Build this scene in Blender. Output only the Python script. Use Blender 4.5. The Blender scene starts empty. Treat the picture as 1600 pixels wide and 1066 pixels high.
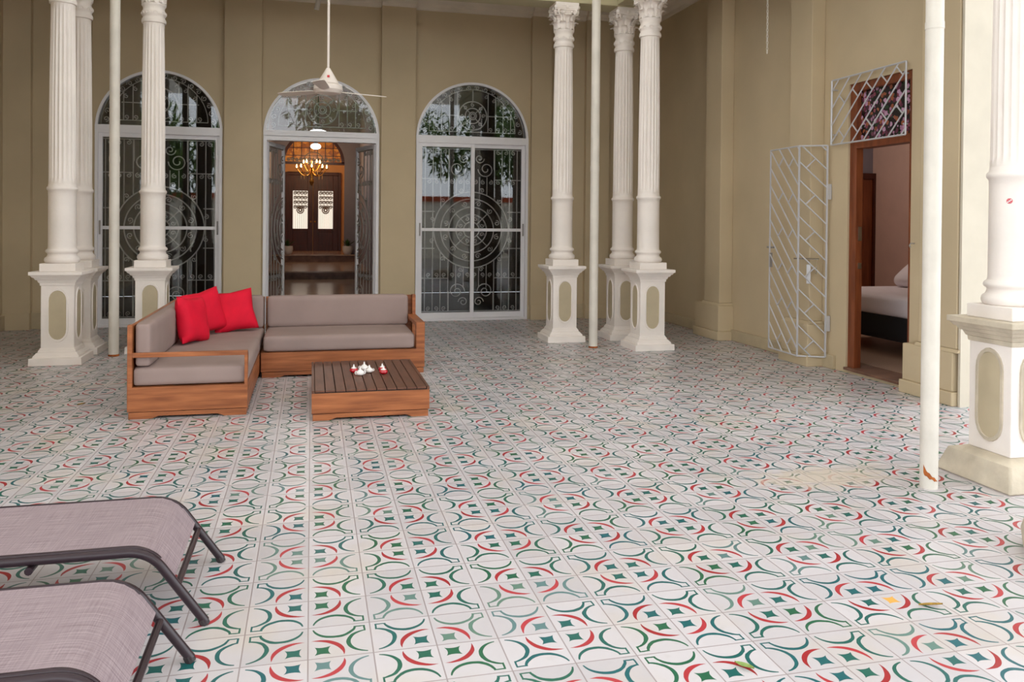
import bpy, math, random
import numpy as np
from mathutils import Matrix, Vector
sc = bpy.context.scene
C = sc.collection
PI = math.pi
sin, cos = math.sin, math.cos

# ---------------------------------------------------------------- camera
F_PX, PPY = 1285.81, -174.69
CAM_H = 1.4895
cd = bpy.data.cameras.new('camera')
cam = bpy.data.objects.new('camera', cd); C.objects.link(cam)
cd.sensor_fit = 'HORIZONTAL'; cd.sensor_width = 36.0
cd.lens = F_PX / 1600 * 36.0
cd.shift_y = PPY / 1600
cd.clip_start = 0.05; cd.clip_end = 500
R = Matrix.Rotation(-0.23917, 4, 'Z') @ Matrix.Rotation(-0.00905, 4, 'X') @ Matrix.Rotation(-0.00884, 4, 'Y') @ Matrix.Rotation(PI/2, 4, 'X')
cam.matrix_world = Matrix.Translation((0, 0, CAM_H)) @ R
sc.camera = cam

# ---------------------------------------------------------------- world and exposure
w = bpy.data.worlds.new('sky'); sc.world = w; w.use_nodes = True
bg = w.node_tree.nodes['Background']
bg.inputs[0].default_value = (0.90, 0.95, 1.0, 1)
bg.inputs[1].default_value = 4.35
sc.view_settings.view_transform = 'Standard'
sc.view_settings.look = 'None'
sc.view_settings.exposure = 0.0
sc.view_settings.gamma = 1.0
sc.cycles.max_bounces = 10
sc.cycles.diffuse_bounces = 6
sc.cycles.transparent_max_bounces = 16
sc.cycles.caustics_reflective = False
sc.cycles.caustics_refractive = False
sc.cycles.sample_clamp_indirect = 8
sc.cycles.use_denoising = True

def portal(name, loc, rot, sx, sy):
    l = bpy.data.lights.new(name, 'AREA'); l.shape = 'RECTANGLE'; l.size = sx; l.size_y = sy
    l.cycles.is_portal = True
    o = bpy.data.objects.new(name, l); C.objects.link(o); o.location = loc; o.rotation_euler = rot
def lamp(name, loc, power, col, r=0.06):
    l = bpy.data.lights.new(name, 'POINT'); l.energy = power; l.color = col; l.shadow_soft_size = r
    o = bpy.data.objects.new(name, l); C.objects.link(o); o.location = loc
    return o

# ---------------------------------------------------------------- materials
def lin(c):
    return tuple((v/255/12.92 if v/255 <= 0.04045 else ((v/255+0.055)/1.055)**2.4) for v in c)
def rgba(c): return (*lin(c), 1)
def mat(name, col, rough=0.6, metal=0.0, spec=0.5, var=0.0, scale=4.0, bump=0.0, bscale=40.0, col2=None, stretch=None, emit=None, es=0):
    m = bpy.data.materials.new(name); m.use_nodes = True
    nt = m.node_tree; b = nt.nodes['Principled BSDF']
    b.inputs['Base Color'].default_value = rgba(col)
    b.inputs['Roughness'].default_value = rough
    b.inputs['Metallic'].default_value = metal
    b.inputs['Specular IOR Level'].default_value = spec
    if emit:
        b.inputs['Emission Color'].default_value = rgba(emit); b.inputs['Emission Strength'].default_value = es
    if var or col2 or bump:
        tc = nt.nodes.new('ShaderNodeTexCoord'); mp = nt.nodes.new('ShaderNodeMapping')
        nt.links.new(tc.outputs['Object'], mp.inputs[0])
        if stretch: mp.inputs['Scale'].default_value = stretch
    if var or col2:
        n = nt.nodes.new('ShaderNodeTexNoise'); n.inputs['Scale'].default_value = scale; n.inputs['Detail'].default_value = 5
        nt.links.new(mp.outputs[0], n.inputs[0])
        r = nt.nodes.new('ShaderNodeValToRGB'); nt.links.new(n.outputs[0], r.inputs[0])
        r.color_ramp.elements[0].position = 0.32; r.color_ramp.elements[1].position = 0.68
        c2 = col2 or tuple(max(0, v*(1-var)) for v in col)
        r.color_ramp.elements[0].color = rgba(c2); r.color_ramp.elements[1].color = rgba(col)
        nt.links.new(r.outputs[0], b.inputs['Base Color'])
    if bump:
        n2 = nt.nodes.new('ShaderNodeTexNoise'); n2.inputs['Scale'].default_value = bscale; n2.inputs['Detail'].default_value = 4
        nt.links.new(mp.outputs[0], n2.inputs[0])
        bp = nt.nodes.new('ShaderNodeBump'); bp.inputs['Strength'].default_value = bump; bp.inputs['Distance'].default_value = 0.01
        nt.links.new(n2.outputs[0], bp.inputs['Height']); nt.links.new(bp.outputs[0], b.inputs['Normal'])
    return m

M = {}
M['wall'] = mat('olive_beige_wall_paint', (200, 182, 151), 0.75, spec=0.3, var=0.05, scale=1.3, bump=0.12, bscale=14)
M['white'] = mat('white_column_paint', (242, 234, 228), 0.6, spec=0.4, var=0.04, scale=3, bump=0.2, bscale=30)
M['panel'] = mat('beige_column_panel', (192, 178, 150), 0.65, var=0.06, scale=5)
M['beam'] = mat('pale_olive_beam_paint', (186, 178, 146), 0.7, var=0.04, scale=2)
M['cornice'] = mat('cream_cornice_plaster', (222, 212, 196), 0.7, var=0.05, scale=3)
M['base'] = mat('baseboard_paint', (190, 174, 144), 0.6, var=0.06, scale=6, bump=0.2)
M['plaster'] = mat('rough_cream_plaster', (206, 194, 174), 0.85, var=0.12, scale=7, bump=0.6, bscale=26)
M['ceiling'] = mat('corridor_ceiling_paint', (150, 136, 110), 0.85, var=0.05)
M['canopy'] = mat('canopy_sheet', (200, 195, 180), 0.7, var=0.05)
M['beam_metal'] = mat('canopy_purlin', (200, 195, 180), 0.6)
_nt = M['canopy'].node_tree; _mx = _nt.nodes.new('ShaderNodeMixShader'); _tr = _nt.nodes.new('ShaderNodeBsdfTransparent')
_tr.inputs[0].default_value = (1, .97, .93, 1); _mx.inputs[0].default_value = 0.5
_nt.links.new(_nt.nodes['Principled BSDF'].outputs[0], _mx.inputs[1]); _nt.links.new(_tr.outputs[0], _mx.inputs[2])
_nt.links.new(_mx.outputs[0], _nt.nodes['Material Output'].inputs[0])
M['alu'] = mat('white_aluminium', (228, 226, 230), 0.35, metal=0.0, spec=0.6)
M['iron'] = mat('silver_painted_iron', (226, 222, 216), 0.45, metal=0.0)
M['gate'] = mat('silver_gate_paint', (194, 194, 198), 0.4, metal=0.15)
M['darkiron'] = mat('weathered_dark_iron', (140, 134, 130), 0.45, metal=0.0)
M['teak'] = mat('orange_teak', (176, 108, 66), 0.42, spec=0.4, col2=(130, 74, 42), scale=2.6, stretch=(1.0, 1.0, 12.0), bump=0.06)
M['teak_y'] = mat('orange_teak_lengthwise', (172, 104, 64), 0.42, spec=0.4, col2=(136, 78, 44), scale=3.2, stretch=(6.0, 1.0, 6.0), bump=0.06)
M['slat'] = mat('dark_stained_slats', (112, 74, 58), 0.45, col2=(90, 58, 44), scale=5, stretch=(6, .6, 1), spec=0.35)
M['gap'] = mat('slat_gap_dark', (40, 26, 20), 0.8)
M['cush'] = mat('taupe_cushion_fabric', (156, 137, 132), 0.85, spec=0.2, var=0.05, scale=3, bump=0.12, bscale=300)
M['red'] = mat('crimson_pillow_fabric', (226, 18, 52), 0.75, spec=0.25, var=0.08, scale=6, bump=0.25, bscale=16)
M['rail'] = mat('brown_lounger_tube', (44, 30, 37), 0.32, spec=0.45)
M['pipe'] = mat('white_steel_pipe', (222, 216, 206), 0.45, var=0.06, scale=5, bump=0.15)
M['rust'] = mat('rust_stain', (178, 98, 38), 0.8, col2=(140, 66, 22), scale=30)
M['wood'] = mat('red_brown_door_wood', (138, 74, 40), 0.4, col2=(104, 50, 26), scale=3, stretch=(6, 6, .7))
M['wood_dark'] = mat('dark_mahogany', (84, 34, 18), 0.35, col2=(60, 22, 12), scale=3, stretch=(6, 6, .7))
M['pink'] = mat('pink_bedroom_wall', (216, 182, 168), 0.8, var=0.03)
M['lav'] = mat('pale_lavender_wall', (138, 131, 140), 0.8, var=0.03)
M['peach'] = mat('peach_hall_wall', (222, 172, 122), 0.8, var=0.03)
M['sheet'] = mat('white_bed_sheet', (232, 224, 228), 0.85, bump=0.5, bscale=6)
M['black'] = mat('black_bed_base_cloth', (20, 19, 22), 0.85)
M['chrome'] = mat('chrome', (210, 208, 206), 0.15, metal=1.0)
M['darkroom'] = mat('dark_room_wall', (34, 31, 30), 0.85)  # near-black colour puts the unlit side rooms' shade into the walls
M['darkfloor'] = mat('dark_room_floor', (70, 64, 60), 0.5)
M['hallfloor'] = mat('polished_hall_floor', (186, 156, 134), 0.18, spec=0.6, col2=(150, 120, 100), scale=4, stretch=(.6, 3, 3))
M['riser'] = mat('brown_stair_stone', (136, 100, 80), 0.4, col2=(96, 66, 52), scale=5)
M['brass'] = mat('aged_brass', (176, 124, 58), 0.3, metal=0.9)
M['bulb'] = mat('glowing_bulb', (255, 220, 170), 0.4, emit=(255, 196, 120), es=14)
M['globe'] = mat('lit_opal_glass', (255, 255, 255), 0.4, emit=(255, 252, 248), es=2.0)
M['litglass'] = mat('daylit_patterned_glass', (230, 225, 215), 0.5, emit=(235, 225, 210), es=1.15)
M['pot'] = mat('white_glazed_pot', (225, 220, 215), 0.35)
M['leaf'] = mat('green_leaf', (62, 96, 40), 0.5, col2=(40, 70, 28), scale=9)
M['treeleaf'] = mat('garden_foliage', (104, 128, 52), 0.6, col2=(60, 86, 34), scale=3)
M['bark'] = mat('tree_bark', (96, 78, 60), 0.9, var=0.3)
M['gwall'] = mat('white_garden_wall', (236, 228, 214), 0.85, var=0.05)
M['coping'] = mat('orange_tile_coping', (208, 92, 48), 0.8, var=0.15)
M['ground'] = mat('garden_paving', (180, 172, 160), 0.9, var=0.15, scale=1)
M['candle'] = mat('white_glazed_ceramic', (245, 242, 240), 0.2, spec=0.7)
M['redglaze'] = mat('red_glazed_ceramic', (190, 16, 34), 0.15, spec=0.7)
M['yleaf'] = mat('dry_yellow_leaf', (176, 140, 40), 0.6, col2=(130, 96, 30), scale=60)
M['gleaf'] = mat('fallen_green_leaf', (150, 172, 100), 0.5, col2=(120, 148, 74), scale=60)
M['fan'] = mat('fan_white_enamel', (222, 212, 204), 0.35)
M['rubber'] = mat('dark_end_cap', (48, 40, 42), 0.6)

def glassmat():
    m = bpy.data.materials.new('window_glass'); m.use_nodes = True
    nt = m.node_tree; nt.nodes.clear()
    out = nt.nodes.new('ShaderNodeOutputMaterial')
    mix = nt.nodes.new('ShaderNodeMixShader'); t = nt.nodes.new('ShaderNodeBsdfTransparent'); g = nt.nodes.new('ShaderNodeBsdfGlossy')
    t.inputs[0].default_value = (0.86, 0.87, 0.88, 1); g.inputs['Roughness'].default_value = 0.015
    fr = nt.nodes.new('ShaderNodeFresnel'); fr.inputs[0].default_value = 1.6
    nt.links.new(fr.outputs[0], mix.inputs[0]); nt.links.new(t.outputs[0], mix.inputs[1]); nt.links.new(g.outputs[0], mix.inputs[2])
    nt.links.new(mix.outputs[0], out.inputs[0])
    return m
M['glass'] = glassmat()

class NX:
    """tiny helper that chains math nodes"""
    def __init__(s, nt): s.nt = nt
    def m(s, op, a, b=None, c=None):
        n = s.nt.nodes.new('ShaderNodeMath'); n.operation = op
        for i, v in enumerate((a, b, c)):
            if v is None: continue
            if isinstance(v, (int, float)): n.inputs[i].default_value = v
            else: s.nt.links.new(v, n.inputs[i])
        return n.outputs[0]
    def add(s, a, b): return s.m('ADD', a, b)
    def sub(s, a, b): return s.m('SUBTRACT', a, b)
    def mul(s, a, b): return s.m('MULTIPLY', a, b)
    def lt(s, a, b): return s.m('LESS_THAN', a, b)
    def gt(s, a, b): return s.m('GREATER_THAN', a, b)
    def mx(s, a, b): return s.m('MAXIMUM', a, b)
    def AND(s, *v):
        r = v[0]
        for q in v[1:]: r = s.mul(r, q)
        return r
    def dist(s, a, b, ca, cb):
        da = s.sub(a, ca); db = s.sub(b, cb)
        return s.m('SQRT', s.add(s.mul(da, da), s.mul(db, db)))
    def mix(s, f, a, b):
        n = s.nt.nodes.new('ShaderNodeMix'); n.data_type = 'RGBA'
        for k, v in ((0, f), (6, a), (7, b)):
            if isinstance(v, (tuple, list)): n.inputs[k].default_value = v
            elif isinstance(v, (int, float)): n.inputs[k].default_value = v
            else: s.nt.links.new(v, n.inputs[k])
        return n.outputs[2]

T = 0.22
OX, OY = 1.99137*T, 12.97066*T
def floormat():
    m = bpy.data.materials.new('patterned_cement_tiles'); m.use_nodes = True
    nt = m.node_tree; b = nt.nodes['Principled BSDF']; N = NX(nt)
    tc = nt.nodes.new('ShaderNodeTexCoord'); sp = nt.nodes.new('ShaderNodeSeparateXYZ')
    nt.links.new(tc.outputs['Object'], sp.inputs[0])
    # object coordinates equal world metres; tile units with a red rosette at whole even numbers
    x = N.m('DIVIDE', N.sub(sp.outputs[0], OX - 2.0*0), T)
    y = N.m('DIVIDE', N.sub(sp.outputs[1], OY), T)
    cx = N.m('FLOOR', x); cy = N.m('FLOOR', y)
    cv = nt.nodes.new('ShaderNodeCombineXYZ'); nt.links.new(cx, cv.inputs[0]); nt.links.new(cy, cv.inputs[1])
    wn = nt.nodes.new('ShaderNodeTexWhiteNoise'); wn.noise_dimensions = '3D'; nt.links.new(cv.outputs[0], wn.inputs['Vector'])
    ws = nt.nodes.new('ShaderNodeSeparateColor'); nt.links.new(wn.outputs['Color'], ws.inputs[0])
    r1, r2, r3 = ws.outputs[0], ws.outputs[1], ws.outputs[2]
    # slight hand-made wobble
    nz = nt.nodes.new('ShaderNodeTexNoise'); nz.inputs['Scale'].default_value = 22; nt.links.new(tc.outputs['Object'], nz.inputs[0])
    wob = N.mul(N.sub(nz.outputs[0], 0.5), 0.03)
    fold = lambda v: N.m('ABSOLUTE', N.sub(N.m('FLOORED_MODULO', N.add(v, 1.0), 2.0), 1.0))
    a0, b0 = fold(x), fold(y)
    a = N.add(a0, wob); bb = N.sub(b0, wob)
    # red crescent
    red = N.AND(N.lt(N.dist(a, bb, 0.17, 0.17), 0.395), N.gt(N.dist(a, bb, 0, 0), 0.548))
    # star
    p = N.m('ABSOLUTE', N.sub(a, 0.225)); q = N.m('ABSOLUTE', N.sub(bb, 0.225))
    star = N.AND(N.lt(p, 0.15), N.lt(q, 0.15), N.gt(N.dist(p, q, 0.345, 0), 0.252), N.gt(N.dist(p, q, 0, 0.345), 0.252))
    def medallion(u, v):
        return N.AND(N.lt(N.dist(u, v, 0.95, 0.425), 0.354), N.gt(N.dist(u, v, 1.0, 0.42), 0.333), N.lt(u, 0.916))
    def arm(u, v):
        return N.AND(N.lt(N.m('ABSOLUTE', N.sub(u, 0.905)), 0.016), N.gt(v, 0.735), N.lt(v, 0.918))
    green = N.mx(N.mx(medallion(a, bb), medallion(bb, a)), N.mx(arm(a, bb), arm(bb, a)))
    # colours
    n2 = nt.nodes.new('ShaderNodeTexNoise'); n2.inputs['Scale'].default_value = 2.2; n2.inputs['Detail'].default_value = 6
    nt.links.new(tc.outputs['Object'], n2.inputs[0])
    n3 = nt.nodes.new('ShaderNodeTexNoise'); n3.inputs['Scale'].default_value = 14; n3.inputs['Detail'].default_value = 6
    nt.links.new(tc.outputs['Object'], n3.inputs[0])
    white = N.mix(r1, rgba((202, 197, 201)), rgba((186, 181, 185)))
    dirt = N.m('MULTIPLY', N.m('SMOOTH_MAX', N.sub(n2.outputs[0], 0.52), 0.0, 0.05), 2.2)
    white = N.mix(dirt, white, rgba((196, 182, 160)))
    white = N.mix(N.mul(N.m('SMOOTH_MAX', N.sub(n3.outputs[0], 0.6), 0.0, 0.05), 1.2), white, rgba((176, 168, 160)))
    gcol = N.mix(r2, rgba((36, 98, 66)), rgba((20, 94, 104)))
    gcol = N.mix(N.mul(N.gt(r3, 0.85), 0.35), gcol, rgba((150, 170, 165)))
    rcol = N.mix(r3, rgba((156, 32, 38)), rgba((182, 58, 66)))
    # the one ochre star
    och = N.AND(N.m('COMPARE', cx, 8.0, 0.3), N.m('COMPARE', cy, -1.0, 0.3))
    scol = N.mix(och, gcol, rgba((226, 170, 84)))
    col = N.mix(red, white, rcol)
    col = N.mix(green, col, gcol)
    col = N.mix(star, col, scol)
    # wear: pattern rubbed off near the fourth pipe
    sx = N.mul(N.sub(sp.outputs[0], 2.95), 1.0); sy = N.mul(N.sub(sp.outputs[1], 4.25), 2.2)
    d = N.m('SQRT', N.add(N.mul(sx, sx), N.mul(sy, sy)))
    wear = N.m('SMOOTHSTEP' if False else 'SUBTRACT', 1.0, N.mul(d, 2.0))
    wear = N.m('MINIMUM', N.mx(N.mul(N.add(wear, N.mul(N.sub(n3.outputs[0], 0.5), 2.0)), 1.4), 0.0), 0.8)
    col = N.mix(wear, col, rgba((202, 190, 176)))
    gr = N.m('MINIMUM', N.m('MINIMUM', a0, b0), N.m('MINIMUM', N.sub(1, a0), N.sub(1, b0)))
    grout = N.lt(gr, 0.011)
    col = N.mix(N.mul(grout, 0.62), col, rgba((120, 100, 98)))
    nt.links.new(col, b.inputs['Base Color'])
    ro = N.add(N.mul(r1, 0.08), N.add(0.23, N.mul(n2.outputs[0], 0.18)))
    nt.links.new(ro, b.inputs['Roughness'])
    b.inputs['Specular IOR Level'].default_value = 0.45
    bp = nt.nodes.new('ShaderNodeBump'); bp.inputs['Strength'].default_value = 0.12; bp.inputs['Distance'].default_value = 0.003
    h = N.add(N.mul(N.gt(gr, 0.011), 0.5), N.mul(n2.outputs[0], 0.3))
    nt.links.new(h, bp.inputs['Height']); nt.links.new(bp.outputs[0], b.inputs['Normal'])
    return m
M['tiles'] = floormat()

def slingmat():
    m = bpy.data.materials.new('mauve_sling_mesh'); m.use_nodes = True
    nt = m.node_tree; b = nt.nodes['Principled BSDF']; N = NX(nt)
    tc = nt.nodes.new('ShaderNodeTexCoord')
    def nz(sc_, st):
        mp = nt.nodes.new('ShaderNodeMapping'); mp.inputs['Scale'].default_value = st
        nt.links.new(tc.outputs['UV'], mp.inputs[0])
        n = nt.nodes.new('ShaderNodeTexNoise'); n.inputs['Scale'].default_value = sc_; n.inputs['Detail'].default_value = 3
        nt.links.new(mp.outputs[0], n.inputs[0]); return n.outputs[0]
    v = N.add(N.mul(nz(6, (1, 40, 1)), 0.7), N.mul(nz(6, (40, 1, 1)), 0.4))
    r = nt.nodes.new('ShaderNodeValToRGB'); nt.links.new(v, r.inputs[0])
    r.color_ramp.elements[0].position = 0.36; r.color_ramp.elements[0].color = rgba((124, 108, 114))
    r.color_ramp.elements[1].position = 0.74; r.color_ramp.elements[1].color = rgba((166, 150, 154))
    nt.links.new(r.outputs[0], b.inputs['Base Color']); b.inputs['Roughness'].default_value = 0.7
    b.inputs['Specular IOR Level'].default_value = 0.25
    return m
M['sling'] = slingmat()

def stainedmat(name, cols, scale, emit=0.0):
    m = bpy.data.materials.new(name); m.use_nodes = True
    nt = m.node_tree; b = nt.nodes['Principled BSDF']
    tc = nt.nodes.new('ShaderNodeTexCoord')
    v = nt.nodes.new('ShaderNodeTexVoronoi'); v.inputs['Scale'].default_value = scale; nt.links.new(tc.outputs['Object'], v.inputs[0])
    s = nt.nodes.new('ShaderNodeSeparateColor'); nt.links.new(v.outputs['Color'], s.inputs[0])
    r = nt.nodes.new('ShaderNodeValToRGB'); r.color_ramp.interpolation = 'CONSTANT'; nt.links.new(s.outputs[0], r.inputs[0])
    el = r.color_ramp.elements
    while len(el) < len(cols): el.new(0.5)
    for i, c in enumerate(cols): el[i].position = i/len(cols); el[i].color = rgba(c)
    mixn = NX(nt); edge = mixn.gt(v.outputs['Distance'], 0.62 if not emit else 9.0)
    col = mixn.mix(edge, r.outputs[0], rgba((24, 16, 16)))
    nt.links.new(col, b.inputs['Base Color']); b.inputs['Roughness'].default_value = 0.25
    if emit:
        nt.links.new(col, b.inputs['Emission Color']); b.inputs['Emission Strength'].default_value = emit
    return m
M['floral'] = stainedmat('painted_floral_glass', [(30, 20, 24), (128, 60, 80), (168, 120, 150), (40, 60, 40), (150, 86, 60), (96, 44, 66), (190, 150, 180), (34, 24, 30)], 26)
M['amber'] = stainedmat('amber_fanlight_glass', [(190, 116, 40), (170, 96, 34), (150, 84, 40), (206, 130, 54)], 9, 0.30)  # glow put in to imitate daylight coming through the fanlight

# ---------------------------------------------------------------- mesh helpers
class MB:
    def __init__(s): s.v = []; s.f = []; s.n = 0; s.uv = None
    def addv(s, V, Fc):
        V = np.asarray(V, float).reshape(-1, 3); s.v.append(V)
        s.f += [tuple(i + s.n for i in f) for f in Fc]; s.n += len(V); return s
    def box(s, x0, x1, y0, y1, z0, z1):
        x0, x1 = min(x0, x1), max(x0, x1); y0, y1 = min(y0, y1), max(y0, y1); z0, z1 = min(z0, z1), max(z0, z1)
        V = [(x, y, z) for z in (z0, z1) for y in (y0, y1) for x in (x0, x1)]
        return s.addv(V, [(0, 2, 3, 1), (4, 5, 7, 6), (0, 1, 5, 4), (2, 6, 7, 3), (0, 4, 6, 2), (1, 3, 7, 5)])
    def cbox(s, c, d): return s.box(c[0]-d[0]/2, c[0]+d[0]/2, c[1]-d[1]/2, c[1]+d[1]/2, c[2]-d[2]/2, c[2]+d[2]/2)
    def taper(s, cx, cy, z0, h0, z1, h1):
        """square frustum with half widths h0, h1"""
        V = [(cx+a*h, cy+b*h, z) for z, h in ((z0, h0), (z1, h1)) for b in (-1, 1) for a in (-1, 1)]
        return s.addv(V, [(0, 2, 3, 1), (4, 5, 7, 6), (0, 1, 5, 4), (2, 6, 7, 3), (0, 4, 6, 2), (1, 3, 7, 5)])
    def lathe(s, prof, c=(0, 0, 0), n=32, rf=None):
        V = []
        for k, (r, z) in enumerate(prof):
            for i in range(n):
                a = 2*PI*i/n; rr = r*(rf(k, a) if rf else 1)
                V.append((c[0]+rr*cos(a), c[1]+rr*sin(a), c[2]+z))
        Fc = []
        for k in range(len(prof)-1):
            for i in range(n):
                j = (i+1) % n; Fc.append((k*n+i, k*n+j, (k+1)*n+j, (k+1)*n+i))
        Fc.append(tuple(range(n-1, -1, -1))); Fc.append(tuple((len(prof)-1)*n+i for i in range(n)))
        return s.addv(V, Fc)
    def tube(s, P, r, n=6, closed=False, flat=None):
        P = np.asarray(P, float); m = len(P)
        if m < 2: return s
        if closed: Tn = np.roll(P, -1, 0) - np.roll(P, 1, 0)
        else: Tn = np.gradient(P, axis=0)
        Tn /= np.linalg.norm(Tn, axis=1)[:, None] + 1e-12
        up = np.array([0, 1., 0]) if abs(Tn[:, 1]).max() < 0.9 else np.array([0, 0, 1.])
        if abs(Tn @ up).max() > 0.95: up = np.array([1., 0, 0])
        if abs(Tn @ up).max() > 0.95: up = np.array([0.57, 0.31, 0.76])
        rr = np.full(m, r) if np.isscalar(r) else np.asarray(r)
        V = []
        for i in range(m):
            a = np.cross(Tn[i], up); a /= np.linalg.norm(a); b = np.cross(Tn[i], a)
            for k in range(n):
                t = 2*PI*(k+.5)/n; V.append(P[i] + rr[i]*(cos(t)*a + sin(t)*b*(flat or 1)))
        Fc = []
        for i in range(m if closed else m-1):
            j = (i+1) % m
            for k in range(n):
                l = (k+1) % n; Fc.append((i*n+k, i*n+l, j*n+l, j*n+k))
        if not closed:
            Fc.append(tuple(range(n-1, -1, -1))); Fc.append(tuple((m-1)*n+k for k in range(n)))
        return s.addv(V, Fc)
    def prism(s, poly, axis, a0, a1):
        """extrude a 2-D polygon along 'x','y' or 'z' from a0 to a1"""
        n = len(poly)
        def mk(p, a):
            return {'x': (a, p[0], p[1]), 'y': (p[0], a, p[1]), 'z': (p[0], p[1], a)}[axis]
        V = [mk(p, a0) for p in poly] + [mk(p, a1) for p in poly]
        Fc = [tuple(range(n)), tuple(range(2*n-1, n-1, -1))] + [(i, i+n, (i+1) % n+n, (i+1) % n) for i in range(n)]
        return s.addv(V, Fc)
    def rbox(s, c, d, r, n=8, crown=0.0):
        """rounded box, slightly crowned like a cushion"""
        h = np.array(d)/2; r = min(r, *h); inn = h - r
        g = np.linspace(-1, 1, n+1)
        # denser near edges
        g = np.sign(g)*(1-(1-abs(g))**1.6)
        for ax in range(3):
            for sg in (-1, 1):
                u, v = [(1, 2), (2, 0), (0, 1)][ax]
                V = []
                for a in g:
                    for b in g:
                        p = np.zeros(3); p[ax] = sg*h[ax]; p[u] = a*h[u]; p[v] = b*h[v]
                        q = np.clip(p, -inn, inn); dd = p-q; L = np.linalg.norm(dd)
                        o = q + dd/L*r if L > 1e-9 else p
                        if crown:
                            o[ax] += sg*crown*(1-a*a)*(1-b*b)*(1 if d[ax] == min(d) else 0.5)
                        V.append(o+np.array(c))
                m = n+1; Fc = []
                for i in range(n):
                    for j in range(n):
                        q4 = (i*m+j, (i+1)*m+j, (i+1)*m+j+1, i*m+j+1)
                        Fc.append(q4 if sg > 0 else q4[::-1])
                s.addv(V, Fc)
        return s
    def xf(s, Mx):
        A = np.array(Mx)[:3]; 
        s.v = [v @ A[:, :3].T + A[:, 3] for v in s.v]; return s
    def build(s, name, m, parent=None, smooth=35, bevel=0, fixn=True):
        me = bpy.data.meshes.new(name)
        V = np.concatenate(s.v)
        me.from_pydata(V.tolist(), [], s.f); me.update()
        if fixn or bevel:
            import bmesh
            bm = bmesh.new(); bm.from_mesh(me)
            if fixn:
                bmesh.ops.remove_doubles(bm, verts=bm.verts, dist=1e-5)
                bmesh.ops.recalc_face_normals(bm, faces=bm.faces)
            bm.to_mesh(me); bm.free()
        me.materials.append(m)
        if smooth:
            me.polygons.foreach_set('use_smooth', [True]*len(me.polygons))
            me.set_sharp_from_angle(angle=math.radians(smooth))
        o = bpy.data.objects.new(name, me); C.objects.link(o)
        if parent: o.parent = parent
        if bevel:
            b = o.modifiers.new('bevel', 'BEVEL'); b.width = bevel; b.segments = 2; b.limit_method = 'ANGLE'; b.angle_limit = math.radians(50)
        return o
def tag(o, label=None, cat=None, group=None, kind=None):
    if label: o['label'] = label
    if cat: o['category'] = cat
    if group: o['group'] = group
    if kind: o['kind'] = kind
    return o
def empty(name, loc=(0, 0, 0), rz=0, **k):
    o = bpy.data.objects.new(name, None); C.objects.link(o); o.location = loc; o.rotation_euler = (0, 0, rz)
    o.empty_display_size = 0.1
    return tag(o, **k)
def dup(root, loc, rz=None, label=None):
    r = root.copy(); C.objects.link(r); r.location = loc
    if rz is not None: r.rotation_euler = (0, 0, rz)
    if label: r['label'] = label
    for ch in list(root.children):
        c = ch.copy(); C.objects.link(c); c.parent = r
        for g in ch.children:
            d = g.copy(); C.objects.link(d); d.parent = c
    return r
def struct(o): o['kind'] = 'structure'; return o
def arc(cx, cz, r, a0, a1, n=24, y=0):
    return [(cx+r*cos(a0+(a1-a0)*i/n), y, cz+r*sin(a0+(a1-a0)*i/n)) for i in range(n+1)]

# ================================================================ SETTING
YW = 12.2      # back wall face
XR = 5.25      # right wall face
XL = -3.95     # left wall face
ZC = 4.84      # corridor ceiling
# floor
struct(MB().box(-14, 14, -1.2, YW, -0.2, 0).build('floor', M['tiles'], smooth=0))
# back wall with three arched openings
DOORS = [(-2.86, -1.22), (-0.67, 0.96), (1.50, 3.22)]
ZS = 2.72
def arched_wall(openings, x0, x1, y0, y1, ztop, zs, rads=None):
    mb = MB(); cur = x0
    for (a, b) in openings:
        mb.box(cur, a, y0, y1, 0, ztop)
        c = (a+b)/2; r = (b-a)/2; n = 32
        pts = [(c - r*cos(PI*i/n), zs + r*sin(PI*i/n)) for i in range(n+1)]
        V = []; Fc = []
        for (x, z) in pts:
            V += [(x, y0, z), (x, y1, z), (x, y0, ztop), (x, y1, ztop)]
        for i in range(n):
            k = 4*i; l = 4*(i+1)
            Fc += [(k, l, l+2, k+2), (k+1, k+3, l+3, l+1), (k, k+1, l+1, l), (k+2, l+2, l+3, k+3)]
        mb.addv(V, Fc); cur = b
    mb.box(cur, x1, y0, y1, 0, ztop)
    return mb
struct(arched_wall(DOORS, XL-0.3, XR+0.3, YW, YW+0.35, 5.3, ZS).build('wall_back', M['wall'], smooth=0, fixn=False))
# left wall
struct(MB().box(XL-0.3, XL, 3.4, YW, 0, 5.3).build('wall_left', M['wall'], smooth=0))
# right wall with the bedroom doorway
DY0, DY1, DZ1 = 6.36, 7.26, 2.90
rw = MB().box(XR, XR+0.09, DY1, YW+0.35, 0, 5.3).box(XR+.09, XR+0.3, DY1+.3, YW+0.35, 0, 5.3).box(XR, XR+0.3, 5.72, DY0, 0, 5.3).box(XR, XR+0.3, DY0, DY1, DZ1, 5.3).box(XR, XR+.3, DY0, DY1, 0, 0.05)
struct(MB().box(5.17, 9.6, 5.665, 5.689, 0, 5.3).build('wall_front', mat('cream_front_wall', (206, 197, 180), .7, var=.04), smooth=0))  # end face in a paler cream than the right wall
rw.box(XR+0.3, 9.6, 5.72, 6.0, 0, 5.3)
struct(rw.build('wall_right', M['wall'], smooth=0))
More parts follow.
